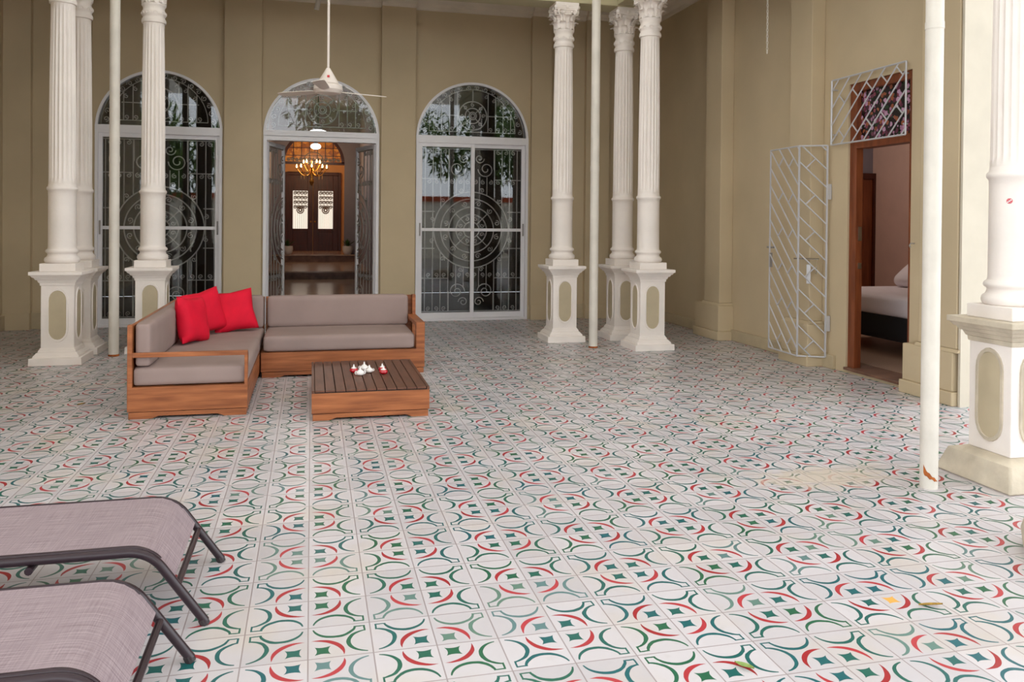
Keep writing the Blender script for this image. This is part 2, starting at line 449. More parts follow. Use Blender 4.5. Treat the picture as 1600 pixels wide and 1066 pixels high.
# baseboards
bb = MB(); edges = [XL] + [v for d in DOORS for v in d] + [XR]
for i in range(0, len(edges), 2):
    bb.box(edges[i], edges[i+1], YW-0.03, YW, 0, 0.22)
struct(bb.build('baseboard_back', M['base'], bevel=0.006, smooth=0))
struct(MB().box(XR-0.04, XR, 7.42, YW, 0, 0.14).box(XR-0.04, XR, 5.72, DY0-.1, 0, 0.14).build('baseboard_right', M['base'], bevel=0.006, smooth=0))
struct(MB().box(XL, XL+0.04, 3.4, YW, 0, 0.2).build('baseboard_left', M['base'], bevel=0.006, smooth=0))
# pilasters on the back wall
PIL = [(-3.95, -3.62), (-3.24, -2.90), (-1.19, -0.69), (0.98, 1.48), (3.25, 3.56), (4.12, 4.5), (5.02, 5.25)]
k = 1
for a, b in PIL:
    mb = MB().box(a, b, YW-0.09, YW-0.0305, 0.22, 4.62).box(a, b, YW-0.0305, YW, 0.22, 4.62).box(a-0.0, b+0.0, YW-0.12, YW-0.0305, 0, 0.22)
    struct(mb.build('trim_%d' % k, M['wall'], smooth=0)); k += 1
# pilasters on the right wall, each with a stepped plinth
def wallpil(y0, y1, xs, by0, by1, bx):
    global k
    mb = MB().box(xs, XR, y0, y1, 0.47, 4.62)
    mb.prism([(xs, 0.47), (XR, 0.47), (XR, 0.44), (bx+.02, 0.44)], 'y', y0-.03, y1+.03)
    mb.box(bx+.02, XR, by0+.02, by1-.02, 0.115, 0.44)
    mb.box(bx, XR, by0, by1, 0, 0.115)
    struct(mb.build('trim_%d' % k, M['wall'], smooth=0, bevel=0.008)); k += 1
wallpil(9.58, 10.0, 5.07, 9.51, 10.2, 5.01)
wallpil(7.66, 8.06, 5.09, 7.60, 8.14, 5.03)
wallpil(5.70, 6.14, 5.16, 5.70, 6.33, 5.12)
struct(MB().box(5.21, XR, 6.14, 6.26, 0.47, 4.62).build('trim_%d' % k, M['wall'], smooth=0)); k += 1
# cornices
def cornice_prof(o=0.0):
    return [(0, 0), (0.03+o, 0.01), (0.045+o, 0.05), (0.10+o, 0.08), (0.125+o, 0.14), (0.17+o, 0.17), (0.17+o, 0.23), (0, 0.23)]
ZK = 4.61
mb = MB(); xs = [XL]
pos = []
cur = XL
for a, b in PIL:
    if a > cur: pos.append((cur, a, 0))
    pos.append((a, b, 0.09)); cur = b
for a, b, o in pos:
    P = [(YW-d, ZK+z) for d, z in cornice_prof(o)]
    mb.prism(P, 'x', a, b)
struct(mb.build('trim_%d' % k, M['cornice'], smooth=20)); k += 1
mb = MB(); cur = 5.69
for y0, y1, o in ((5.69, 6.14, .09), (6.14, 7.66, 0), (7.66, 8.06, .16), (8.06, 9.58, 0), (9.58, 10.0, .18), (10.0, 12.2, 0)):
    mb.prism([(XR-d, ZK+z) for d, z in cornice_prof(o)], 'y', y0, y1)
struct(mb.build('trim_%d' % k, M['cornice'], smooth=20)); k += 1
# corridor ceiling ring
BX0, BX1, BYB = -2.5, 3.89, 9.98
ce = MB().box(XL-.3, XR+.3, BYB, YW+.3, ZC, ZC+.2).box(XL-.3, BX0, 3.3, BYB, ZC, ZC+.2).box(BX1, XR+.3, 3.3, BYB, ZC, ZC+.2)
struct(ce.build('ceiling', M['ceiling'], smooth=0))
# beams resting on the columns
def beam(name, x0, x1, y0, y1):
    mb = MB().box(x0, x1, y0, y1, 4.226, 5.15).box(x0-.03, x1+.03, y0-.03, y1+.03, 4.55, 4.62)
    return struct(mb.build(name, M['beam'], smooth=0, bevel=.01))
beam('trim_%d' % k, BX0-.17, BX1+.17, BYB-.17, BYB+.17); k += 1
beam('trim_%d' % k, BX0-.17, BX0+.17, 3.3, BYB-.21); k += 1
beam('trim_%d' % k, BX1-.17, BX1+.17, 3.3, BYB-.21); k += 1
# courtyard canopy on the pipes, plus an unseen front sheet added to dim daylight
struct(MB().box(BX0-.3, BX1+.3, 3.3, BYB+.3, 5.62, 5.66).box(-7, 9.5, -4.5, 3.3, 5.62, 5.66).build('roof_added_front', M['canopy'], smooth=0))
struct(MB().box(BX0, BX1, 9.3, 9.38, 5.5, 5.62).box(BX0, BX1, 3.9, 3.98, 5.5, 5.62).box(BX0, BX1, 8.46, 8.54, 5.5, 5.62).build('trim_%d' % k, M['beam_metal'], smooth=0)); k += 1

# ---------------------------------------------------------------- grille generators (local x,z in metres)
def spiral(mb, cx, cz, r, a0, turn, rt, n=14, y=0, tail=0.0):
    P = []
    for i in range(n+1):
        t = i/n; a = a0 + turn*2*PI*t; rr = r*(1-0.82*t)
        P.append((cx+rr*cos(a), y, cz+rr*sin(a)))
    mb.tube(P, rt*1.35, 5)
def bar(mb, x0, z0, x1, z1, r=0.008, y=0): mb.tube([(x0, y, z0), (x1, y, z1)], r, 5)
def circle(mb, cx, cz, r, rt=0.006, n=40, y=0):
    rt *= 1.35
    mb.tube([(cx+r*cos(2*PI*i/n), y, cz+r*sin(2*PI*i/n)) for i in range(n)], rt, 5, closed=True)
def door_grille(half, z0, z1, cz, y=0, left=None, right=None):
    """scroll work of a door; left/right clip to draw a single leaf"""
    mb = MB(); L = -half if left is None else left; Rr = half if right is None else right
    ok = lambda x, m=0.0: L - 1e-6 + m <= x <= Rr + 1e-6 - m
    n = int(half/0.118)
    for i in range(-n, n+1):
        x = i*0.118 + 0.0
        if not ok(x): continue
        d = 0.575**2 - x*x
        h = math.sqrt(d) if d > 0 else 0
        lo = 0.48 if abs(x) < 0.30 else z0
        hi = z1-0.42 if abs(x) < 0.30 else z1
        if h: bar(mb, x, lo, x, cz-h, y=y); bar(mb, x, cz+h, x, hi, y=y)
        else: bar(mb, x, z0, x, z1, y=y)
    def circ(cx, cz_, r, rt=0.010):
        P = [(cx+r*cos(2*PI*i/64), y, cz_+r*sin(2*PI*i/64)) for i in range(65)]
        run = []
        for q in P:
            if ok(q[0]): run.append(q)
            else:
                if len(run) > 1: mb.tube(run, rt, 5)
                run = []
        if len(run) > 1: mb.tube(run, rt, 5)
    for r in (0.575, 0.47, 0.345, 0.235, 0.12, 0.035): circ(0, cz, r)
    for a in (45, 135, 225, 315):
        a = math.radians(a); x0, x1 = 0.12*cos(a), 0.345*cos(a)
        if ok(x0) and ok(x1): bar(mb, x0, cz+.12*sin(a), x1, cz+.345*sin(a), y=y)
    for i in range(12):
        a = 2*PI*(i+.5)/12
        for rr, s in ((0.62, 0.038), (0.407, 0.044)):
            x = rr*cos(a)
            if ok(x, s): spiral(mb, x, cz+rr*sin(a), s, a+PI/2, 1.3*(1 if i % 2 else -1), 0.005, y=y)
    for i in range(8):
        a = 2*PI*(i+.5)/8
        x = 0.178*cos(a)
        if ok(x, .04): spiral(mb, x, cz+.178*sin(a), 0.036, a, 1.2*(1 if i % 2 else -1), 0.005, n=10, y=y)
    # large C scrolls, top and bottom
    for sx in (-1, 1):
        for zz, sz in ((z0+0.30, 1), (z1-0.30, -1)):
            if ok(sx*0.23, .13):
                spiral(mb, sx*0.22, zz, 0.125, (PI if sx > 0 else 0), sx*-1.55*sz, 0.0065, n=26, y=y)
                spiral(mb, sx*0.12, zz-sz*.16, 0.075, (0 if sx > 0 else PI), sx*1.4*sz, 0.006, n=20, y=y)
                bar(mb, sx*0.345, zz, sx*0.345, z0 if sz > 0 else z1, y=y)
    for i in range(-n, n):
        xm = (i+.5)*0.118
        for zz in (z0+0.045, z0+0.55, z1-0.045, z1-0.50):
            if ok(xm, .045) and (abs(xm) > .36 or zz in (z0+.55, z1-.5)):
                spiral(mb, xm, zz, 0.036, -PI/2 if zz < cz else PI/2, 1.3*(1 if i % 2 else -1), 0.005, n=12, y=y)
    for zz in (z0+0.50, z1-0.46, z0+0.95, z1-0.95, z0, z1):
        for s, e in ((-half, -0.36), (0.36, half)):
            if zz in (z0, z1): s, e = -half, half
            s2, e2 = max(s, L), min(e, Rr)
            if zz in (z0+.95, z1-.95):
                if s < 0: e2 = min(e2, -0.56)
                else: s2 = max(s2, 0.56)
            if e2 > s2 + 0.03: bar(mb, s2, zz, e2, zz, y=y)
    return mb
def arch_grille(r, z, y=0):
    mb = MB()
    ro, ri = r-0.05, r-0.19
    mb.tube(arc(0, z, ro, 0, PI, 40, y), 0.006, 5)
    mb.tube([(ri*cos(t)*1.0, y, z+0.09+(ri-.02)*sin(t)) for t in np.linspace(0, PI, 41)], 0.006, 5)
    bar(mb, -ri, z+.09, ri, z+.09, y=y); bar(mb, -ro, z+.02, ro, z+.02, y=y)
    for i in range(18):
        a = PI*(i+.5)/18
        spiral(mb, (r-.115)*cos(a), z+0.04+(r-.13)*sin(a), 0.04, a+PI/2, 1.3*(1 if i % 2 else -1), 0.005, y=y)
    cz = z+0.335
    for q in (0.215, 0.115, 0.055, 0.03): circle(mb, 0, cz, q, 0.007 if q > .05 else .006, y=y)
    for a in (45, 135, 225, 315):
        a = math.radians(a); bar(mb, .055*cos(a), cz+.055*sin(a), .215*cos(a), cz+.215*sin(a), r=.007, y=y)
    for i in range(8):
        a = 2*PI*(i+.5)/8+PI/8; spiral(mb, .165*cos(a), cz+.165*sin(a), 0.032, a, 1.2*(1 if i % 2 else -1), 0.005, n=10, y=y)
    for i in range(-5, 6):
        x = i*0.118
        if abs(x) < .2:
            if i == 0: bar(mb, 0, z+.09, 0, cz-.215, y=y); bar(mb, 0, cz+.215, 0, z+ri+.07, y=y)
            continue
        if abs(x) > ri-.03: continue
        top = z+.09+(ri-.02)*math.sqrt(max(0, 1-(x/ri)**2))
        bar(mb, x, z+.09, x, top, y=y)
        spiral(mb, x+.035, z+.135, 0.033, -PI/2, 1.2, .005, n=10, y=y)
        if top > z+.3: spiral(mb, x-.033*np.sign(x), top-.06, 0.033, PI/2, -1.2*np.sign(x), .005, n=10, y=y)
    bar(mb, -.5, cz, -.215, cz, y=y); bar(mb, .215, cz, .5, cz, y=y)
    return mb

# ---------------------------------------------------------------- arched glazed doors
def make_transom(idx, x0, x1):
    c = (x0+x1)/2; r = (x1-x0)/2
    t = empty('window_%d' % idx, (c, YW, ZS)); struct(t)
    mb = MB()
    # frame ring (rectangular section)
    n = 40; V = []; Fc = []
    for i in range(n+1):
        a = PI*i/n
        for rr, yy in ((r, -.015), (r-.035, -.015), (r-.035, .07), (r, .07)): V.append((rr*cos(a), yy, rr*sin(a)))
    for i in range(n):
        for j in range(4): Fc.append((4*i+j, 4*i+(j+1) % 4, 4*(i+1)+(j+1) % 4, 4*(i+1)+j))
    mb.addv(V, Fc); mb.box(-r, r, -.02, .08, -.035, .045)
    mb.build('frame', M['alu'], t, smooth=30)
    g = [((r-.03)*cos(PI*i/n), (r-.03)*sin(PI*i/n)) for i in range(n+1)]
    MB().prism(g, 'y', .02, .026).build('glass_pane', M['glass'], t, smooth=0)
    arch_grille(r-.01, 0.03, y=0.05).build('scroll_grille', M['iron'], t)
    return t
for i, (a, b) in enumerate(DOORS): make_transom(i+1, a, b)

def sliding_door(idx, x0, x1):
    c = (x0+x1)/2; h = (x1-x0)/2; zt = ZS-.035
    t = empty('door_%d' % idx, (c, YW, 0)); struct(t)
    MB().box(-h, -h+.04, -.02, .12, 0, zt).box(h-.04, h, -.02, .12, 0, zt).box(-h+.04, h-.04, -.02, .12, 0, .035).box(-h+.04, h-.04, -.02, .12, zt-.03, zt).build('frame', M['alu'], t, smooth=0, bevel=.003)
    for s in (-1, 1):
        a, b = (-h+.04, .028) if s < 0 else (-.028, h-.04)
        yy = .0 if s < 0 else .036
        mb = MB().box(a, a+.055, yy, yy+.034, .035, zt-.03).box(b-.055, b, yy, yy+.034, .035, zt-.03)
        mb.box(a+.055, b-.055, yy, yy+.034, .035, .12).box(a+.055, b-.055, yy, yy+.034, zt-.085, zt-.03).box(a+.055, b-.055, yy, yy+.034, 1.34, 1.385)
        l = mb.build('sliding_leaf', M['alu'], t, smooth=0, bevel=.003)
        MB().box(a+.05, b-.05, yy+.014, yy+.02, .11, 1.35).box(a+.05, b-.05, yy+.014, yy+.02, 1.375, zt-.08).build('glass_pane', M['glass'], l, smooth=0)
        hx = -h+.055 if s < 0 else h-.075
        MB().box(hx, hx+.02, -.012 if s < 0 else .02, .0 if s < 0 else .036, 1.27, 1.46).build('handle', M['darkiron'], l, smooth=0, bevel=.003)
    door_grille(h-.05, .13, zt-.1, 1.36, y=.09).build('scroll_grille', M['iron'], t)
sliding_door(1, *DOORS[0]); sliding_door(3, *DOORS[2])
# middle door: frame and two iron leaves folded into the hall
x0, x1 = DOORS[1]
t = empty('door_2', ((x0+x1)/2, YW, 0)); struct(t); h = (x1-x0)/2
MB().box(-h, -h+.045, -.02, .10, 0, ZS-.035).box(h-.045, h, -.02, .10, 0, ZS-.035).box(-h+.045, h-.045, -.02, .10, ZS-.10, ZS-.035).build('frame', M['alu'], t, smooth=0, bevel=.003)
for s in (-1, 1):
    mb = MB(); W = .72; zt = ZS-.11
    mb.box(0, .045, -.02, .02, .03, zt).box(W-.05, W, -.02, .02, .03, zt).box(.045, W-.05, -.02, .02, .03, .09).box(.045, W-.05, -.02, .02, zt-.06, zt)
    l = mb.build('iron_leaf', M['alu'], t, smooth=0, bevel=.003)
    g = door_grille(h, .10, zt-.07, 1.36, y=0, left=-.73, right=-.05)
    g.xf(Matrix.Translation((.775, 0, 0)))
    g.build('scroll_grille', M['darkiron'], l)
    l.location = (s*(h-.05), .06, 0)
    l.rotation_euler = (0, 0, math.radians(73 if s < 0 else 180-71))
# ---------------------------------------------------------------- rooms behind the side doors
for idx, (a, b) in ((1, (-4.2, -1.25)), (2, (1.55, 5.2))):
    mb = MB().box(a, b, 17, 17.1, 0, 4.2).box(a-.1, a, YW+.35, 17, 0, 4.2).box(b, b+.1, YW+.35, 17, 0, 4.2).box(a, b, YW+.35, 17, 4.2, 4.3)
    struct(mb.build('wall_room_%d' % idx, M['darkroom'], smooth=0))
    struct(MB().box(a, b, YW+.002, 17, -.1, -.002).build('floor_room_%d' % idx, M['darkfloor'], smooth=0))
# ---------------------------------------------------------------- hall behind the middle door
HX0, HX1 = -1.15, 1.45
struct(MB().box(HX0, HX1, YW+.001, 21.3, -.1, 0).build('floor_hall', M['hallfloor'], smooth=0))
struct(MB().box(HX0-.1, HX0, YW+.35, 26.6, 0, 5).box(HX1, HX1+.1, YW+.35, 26.6, 0, 5).build('wall_hall', M['lav'], smooth=0))
struct(MB().box(HX0-.1, HX1+.1, YW+.35, 29.5, 4.9, 5).build('ceiling_hall', M['lav'], smooth=0))
def step(y0, y1, z0, z1, kk):
    struct(MB().box(HX0, HX1, y0, y1, z0-.1, z1-.04).build('trim_%d' % kk, M['riser'], smooth=0))
    struct(MB().box(HX0, HX1, y0-.04, y1, z1-.04, z1).build('floor_step_%d' % (kk-60), M['hallfloor'], smooth=0))
step(21.3, 26.0, 0, .2, 61); step(26.0, 29.3, .2, .43, 62)
# arched partition before the vestibule
aw = arched_wall([(-.90, 1.0)], HX0, HX1, 26.3, 26.5, 4.9, 3.27).build('wall_arch', M['lav'], smooth=0, fixn=False); struct(aw)
struct(MB().box(-1.3, 1.4, 29.2, 29.3, .43, 4.9).box(-1.3, -1.2, 26.5, 29.2, .43, 4.9).box(1.3, 1.4, 26.5, 29.2, .43, 4.9).build('wall_vestibule', M['peach'], smooth=0))
# fanlight
t = empty('window_4', (.05, 26.4, 3.27)); struct(t); n = 30; r = .95
V = []; Fc = []
for i in range(n+1):
    a = PI*i/n
    for rr, yy in ((r, -.05), (r-.09, -.05), (r-.09, .05), (r, .05)): V.append((rr*cos(a), yy, rr*sin(a)))
for i in range(n):
    for j in range(4): Fc.append((4*i+j, 4*i+(j+1) % 4, 4*(i+1)+(j+1) % 4, 4*(i+1)+j))
mb = MB().addv(V, Fc).box(-r, r, -.05, .05, -.05, .03)
for x in (-.6, -.36, -.12, .12, .36, .6): mb.box(x-.012, x+.012, -.03, .03, 0, math.sqrt(.9**2-x*x))
for z in (.22, .46): mb.box(-math.sqrt(.9**2-z*z), math.sqrt(.9**2-z*z), -.03, .03, z-.01, z+.01)
mb.build('frame', M['wood_dark'], t, smooth=30)
MB().prism([((r-.05)*cos(PI*i/n), (r-.05)*sin(PI*i/n)) for i in range(n+1)], 'y', -.004, .004).build('stained_glass_pane', M['amber'], t, smooth=0)
mb = MB()
for i in range(-6, 7):
    spiral(mb, i*.125, .10, .055, 0, 1.4 if i % 2 else -1.4, .012, y=-.04)
mb.tube(arc(0, .03, .3, 0, PI, 16, -.04), .014, 5); mb.build('scroll_crest', M['darkiron'], t)
# mahogany double door at the end
t = empty('door_5', (.05, 29.2, .43)); struct(t)
MB().box(-.95, -.84, -.08, .0, 0, 2.7).box(.84, .95, -.08, .0, 0, 2.7).box(-.84, .84, -.08, 0, 2.6, 2.7).build('door_frame', M['wood_dark'], t, smooth=0, bevel=.01)
for s in (-1, 1):
    a, b = (-.84, -.008) if s < 0 else (.008, .84)
    mb = MB().box(a, a+.17, -.06, -.005, 0, 2.6).box(b-.17, b, -.06, -.005, 0, 2.6).box(a+.17, b-.17, -.06, -.005, 0, .2).box(a+.17, b-.17, -.06, -.005, .66, .76).box(a+.17, b-.17, -.06, -.005, 2.06, 2.6)
    mb.box(a+.17, b-.17, -.045, -.01, .2, .66)
    l = mb.build('door_leaf', M['wood_dark'], t, smooth=0, bevel=.006)
    MB().box(a+.17, b-.17, -.03, -.024, .76, 2.06).build('glass_pane', M['litglass'], l, smooth=0)
    g = MB(); cx = (a+b)/2
    for q in np.linspace(a+.2, b-.2, 8): g.tube([(q, -.045, .76), (q, -.045, 2.04)], .0075, 4)
    for q in np.linspace(a+.25, b-.25, 4):
        for zz in (1.5, 1.66, 1.82, 1.98): spiral(g, q, zz, .07, 0, 1.6, .012, y=-.045, n=12)
    circle(g, cx, 1.40, .11, .016, 16, y=-.045); circle(g, cx, 1.40, .05, .02, 12, y=-.045)
    g.build('iron_grille', M['darkiron'], l)
    MB().lathe([(.0, 0), (.03, .01), (.03, .03), (0, .045)], (0, 0, 0), 12).xf(Matrix.Translation((s*.07, -.06, 1.0)) @ Matrix.Rotation(PI/2, 4, 'X')).build('door_handle', M['brass'], l)
# ceiling globes in the hall
def globe(loc, r, zc, label):
    t = empty('pendant_lamp', loc, label=label, cat='lamp')
    MB().lathe([(r*.35, .52*r), (r*.75, .40*r), (r, 0.05*r), (r*.9, -.3*r), (r*.5, -.5*r), (.01, -.56*r)], n=24).build('glass_globe', M['globe'], t)
    MB().lathe([(.03, .5*r), (r*.4, .5*r), (r*.4, .72*r), (.03, .78*r)], n=16).build('cap', M['darkiron'], t)
    MB().tube([(0, 0, .7*r), (0, 0, 4.9-loc[2])], .012, 8).build('rod', M['darkiron'], t)
    lamp('hall_lamp_light', (loc[0], loc[1], loc[2]-r*.8), 42, (1, .93, .84), .22)
globe((.11, 15.6, 3.06), .19, 5, 'large glowing white globe lamp hanging high in the hallway')
globe((.10, 22.5, 3.45), .14, 5, 'small white lamp hanging behind the larger globe in the hallway')
# chandelier
t = empty('chandelier', (0.0, 24.4, 2.9), label='gilt chandelier with lit candle bulbs in front of the dark double door', cat='chandelier')
mb = MB().lathe([(.01, -.42), (.04, -.38), (.07, -.3), (.03, -.2), (.06, -.08), (.03, 0), (.05, .1), (.02, .2), (.012, .3)], n=12)
mb.build('stem', M['brass'], t)
MB().tube([(0, 0, .3), (0, 0, 2.0)], .008, 6).build('chain', M['brass'], t)
for ring, (nn, rr, zz) in enumerate(((8, .42, .02), (5, .24, .16))):
    for i in range(nn):
        a = 2*PI*i/nn + ring*.3
        P = [(rr*q*cos(a), rr*q*sin(a), zz-.16*sin(PI*q*1.1)) for q in np.linspace(0.06, 1, 9)]
        am = MB().tube(P, .012, 5)
        am.lathe([(.015, .0), (.04, .01), (.045, .03), (.012, .035)], (rr*cos(a), rr*sin(a), zz+.03), 8)
        am.tube([(rr*.7*cos(a), rr*.7*sin(a), zz-.12), (rr*.7*cos(a), rr*.7*sin(a), zz-.25)], .006, 4)
        ao = am.build('arm', M['brass'], t)
        MB().lathe([(.008, .06), (.022, .09), (.02, .12), (.002, .17)], (rr*cos(a), rr*sin(a), zz), 8).build('bulb', M['bulb'], ao)
lamp('chandelier_light', (0, 24.4, 3.25), 55, (1, .68, .36), .25)
lamp('vestibule_light', (0.05, 27.8, 3.9), 30, (1, .72, .42), .2)
# potted plants on the upper step
def potted(loc, label):
    t = empty('potted_plant', loc, label=label, cat='plant', group='potted plants flanking the hall door')
    MB().lathe([(.09, 0), (.14, .06), (.16, .16), (.15, .26), (.13, .26), (.12, .22)], n=20).build('pot', M['pot'], t)
    rnd = random.Random(4); mb = MB()
    for i in range(34):
        a = rnd.uniform(0, 2*PI); L = rnd.uniform(.2, .3); lean = rnd.uniform(.15, 1.0)
        pts = []
        for q in (0, .35, .7, 1): pts.append((cos(a)*L*lean*q, sin(a)*L*lean*q, .22+L*q*(1-.35*lean*q)))
        w_ = .018; nx, ny = -sin(a)*w_, cos(a)*w_
        V = []
        for j, p_ in enumerate(pts):
            s_ = [.6, 1, .8, .05][j]; V += [(p_[0]+nx*s_, p_[1]+ny*s_, p_[2]), (p_[0], p_[1], p_[2]-.006), (p_[0]-nx*s_, p_[1]-ny*s_, p_[2])]
        mb.addv(V, [(3*j+i_, 3*j+i_+1, 3*j+i_+4, 3*j+i_+3) for j in range(3) for i_ in (0, 1)])
    mb.build('leaves', M['leaf'], t, fixn=False)
    return t
pp = potted((1.10, 26.06, .43), 'small leafy plant in a white pot right of the dark hall door')
dup(pp, (-.70, 26.06, .43), 1.0, 'small leafy plant in a white pot left of the dark hall door')

# ---------------------------------------------------------------- bedroom door, transom and gate
t = empty('door_4', (XR, (DY0+DY1)/2, .05)); struct(t); hy = (DY1-DY0)/2
zt = DZ1-.05
mb = MB().box(.02, .10, hy-.10, hy, 0, zt).box(.02, .16, -hy, -hy+.05, 0, zt).box(.02, .16, -hy+.05, hy-.10, zt-.08, zt).box(.02, .16, -hy+.05, hy-.10, 2.20, 2.28)
mb.build('door_frame', M['wood'], t, smooth=0, bevel=.004)
MB().box(.07, .078, -hy+.05, hy-.10, 2.28, zt-.08).build('painted_glass_pane', M['floral'], t, smooth=0)
MB().box(-.03, .3, -hy, hy, -.02, .008).build('door_sill', M['riser'], t, smooth=0, bevel=.004)
MB().box(.05, .09, hy-.105, hy-.10, 1.28, 1.42).box(.05, .09, hy-.105, hy-.10, 1.0, 1.06).build('lock_plate', M['chrome'], t, smooth=0)
def lattice(W, H, sp, sg, r=.0075, ph=0.0, step=.42):
    """diagonal bars with short cross ties inside a W x H rectangle in the local x,z plane"""
    mb = MB(); s45 = math.sqrt(.5)
    bar(mb, 0, 0, W, 0, .009); bar(mb, 0, H, W, H, .009); bar(mb, 0, 0, 0, H, .011); bar(mb, W, 0, W, H, .009)
    k0 = int(-(W+H)/sp)-1; sl = 1.0
    def inside(x, z): return -1e-9 <= x <= W+1e-9 and -1e-9 <= z <= H+1e-9
    for k_ in range(k0, -k0+2):
        c = k_*sp + ph   # line z = sg*x + c
        pts = []
        for x in (0, W):
            z = sg*x + c
            if 0 <= z <= H: pts.append((x, z))
        for z in (0, H):
            x = (z-c)/sg
            if 0 < x < W: pts.append((x, z))
        if len(pts) >= 2:
            bar(mb, *pts[0], *pts[1], r)
        # ties run square to the bars up to the next bar
        u = (k_ % 2)*step/2 - 6*step
        while u < W+H:
            x = u; z = sg*x + c; x2 = x - sg*sp/2; z2 = z + sp/2
            if inside(x, z) and inside(x2, z2): bar(mb, x, z, x2, z2, r)
            u += step
    return mb
# fixed grille over the transom
t = empty('transom_grille', (XR-.05, 7.47, 2.31), -PI/2, label='silver lattice grille fixed over the floral glass above the bedroom door', cat='grille')
lattice(1.09, .66, .175, 1, ph=.02).build('lattice', M['gate'], t)
for x in (.03, 1.06):
    for z in (.1, .56): MB().tube([(x, 0, z), (x, .048, z)], .008, 6).build('wall_pin', M['gate'], t)
# folding gate
hz = Vector((XR-.05, 7.53)); fo = Vector((4.955, 7.66)); en = Vector((4.985, 8.26)); Z0, GH = .11, 2.2
t = empty('folding_gate', (hz.x, hz.y, Z0), label='tall folding gate of silver diagonal bars beside the bedroom door', cat='gate')
d = fo-hz; g1 = lattice(d.length, GH, .19, 1, ph=.05)
g1.xf(Matrix.Rotation(math.atan2(d.y, d.x), 4, 'Z')); p1 = g1.build('gate_panel', M['gate'], t)
d2 = en-fo; g2 = lattice(d2.length, GH, .19, 1, ph=.07)
g2.xf(Matrix.Translation((d.x, d.y, 0)) @ Matrix.Rotation(math.atan2(d2.y, d2.x), 4, 'Z')); p2 = g2.build('gate_panel', M['gate'], t)
lb = MB().cbox((d.length*.62, -.012, .86), (.04, .006, .20)); lb.xf(Matrix.Rotation(math.atan2(d.y, d.x), 4, 'Z')).build('lock_plate', M['gate'], p1, smooth=0)
mb = MB().tube([(d.length*1.15, -.02, 1.02), (d.length*.25, -.02, 1.02)], .008, 6).tube([(d.length*.3, -.02, 1.02), (d.length*.36, -.02, .86)], .006, 6)
mb.xf(Matrix.Rotation(math.atan2(d.y, d.x), 4, 'Z')); mb.build('bolt', M['chrome'], p1)
mb = MB().tube([(d2.length-.05, -.02, 1.12), (d2.length+.09, -.02, 1.12)], .012, 6).cbox((d2.length, -.01, .98), (.03, .03, .16))
mb.xf(Matrix.Translation((d.x, d.y, 0)) @ Matrix.Rotation(math.atan2(d2.y, d2.x), 4, 'Z')); mb.build('bolt', M['darkiron'], p2)
for z in (.35, 1.72):
    MB().cbox((.02, .0, z), (.045, .03, .16)).build('hinge', M['gate'], t, smooth=0)
# ---------------------------------------------------------------- bedroom
struct(MB().box(XR+.3, 9.6, 6.0, 11.4, -.05, .06).build('floor_bedroom', mat('bedroom_floor_tile', (170, 142, 122), .3), smooth=0))
struct(MB().box(XR+.3, 8.62, 11.3, 11.4, .06, 3.4).build('wall_bedroom_back', M['lav'], smooth=0))
struct(MB().box(8.62, 8.72, 6.0, 11.4, .06, 3.4).build('wall_bedroom_right', M['pink'], smooth=0))
struct(MB().box(XR+.3, 8.72, 6.0, 11.4, 3.4, 3.5).build('ceiling_bedroom', M['lav'], smooth=0))
t = empty('door_6', (8.25, 11.3, .06)); struct(t)
MB().box(-.5, .33, -.05, -.012, 0, 2.15).build('door_leaf', M['wood'], t, smooth=0, bevel=.005)
MB().box(-.58, -.5, -.08, -.005, 0, 2.24).box(.33, .37, -.08, -.005, 0, 2.24).box(-.5, .33, -.08, -.005, 2.15, 2.24).build('door_frame', M['wood_dark'], t, smooth=0)
# bed
t = empty('bed', (7.15, 8.25, .06), PI/2, label='bed with a white sheet and black base seen through the bedroom door', cat='bed')
MB().rbox((0, 0, .29), (1.7, 1.9, .28), .03, 6).build('bed_base', M['black'], t)
mb = MB().rbox((0, 0, .53), (1.72, 1.92, .24), .07, 10, crown=.01); mb.build('mattress', M['sheet'], t)
# draped sheet edge with soft folds
V = []; Fc = []; per = []
hx, hyy = .885, .985
def rect(u):
    s_ = u*2*(2*hx+2*hyy)/2; L = [2*hx, 2*hyy, 2*hx, 2*hyy]; P = [(-hx, -hyy), (hx, -hyy), (hx, hyy), (-hx, hyy)]; D = [(1, 0), (0, 1), (-1, 0), (0, -1)]
    for i in range(4):
        if s_ <= L[i]+1e-9: return P[i][0]+D[i][0]*s_, P[i][1]+D[i][1]*s_, (D[i][1], -D[i][0])
        s_ -= L[i]
    return P[0][0], P[0][1], (0, -1)
nn = 160
for i in range(nn):
    x, y_, nr = rect(i/nn)
    for j, z in enumerate((.645, .60, .48, .34, .27)):
        o_ = [-.05, .0, .006, .012, .018][j] + .010*sin(i*.9)*j/4 + .006*sin(i*2.1)*j/4
        zz = z + (.012*sin(i*.37) if j == 4 else 0)
        V.append((x+nr[0]*o_, y_+nr[1]*o_, zz))
for i in range(nn):
    for j in range(4):
        a_ = i*5+j; b_ = ((i+1) % nn)*5+j; Fc.append((a_, b_, b_+1, a_+1))
MB().addv(V, Fc).build('sheet', M['sheet'], t, fixn=False)
for sx in (-1, 1):
    for sy in (-1, 1): MB().lathe([(.028, 0), (.028, .16)], (sx*.72, sy*.85, 0), 14).build('leg', M['chrome'], t)
pl = MB().rbox((0, 0, 0), (.7, .45, .16), .08, 8, crown=.03)
pl.xf(Matrix.Rotation(math.radians(35), 4, 'Z') @ Matrix.Rotation(math.radians(-14), 4, 'Y')); o = pl.build('bed_pillow', M['sheet']); o.location = (7.44, 8.84, .87)
tag(o, 'white pillow propped at the head of the bedroom bed', 'pillow')
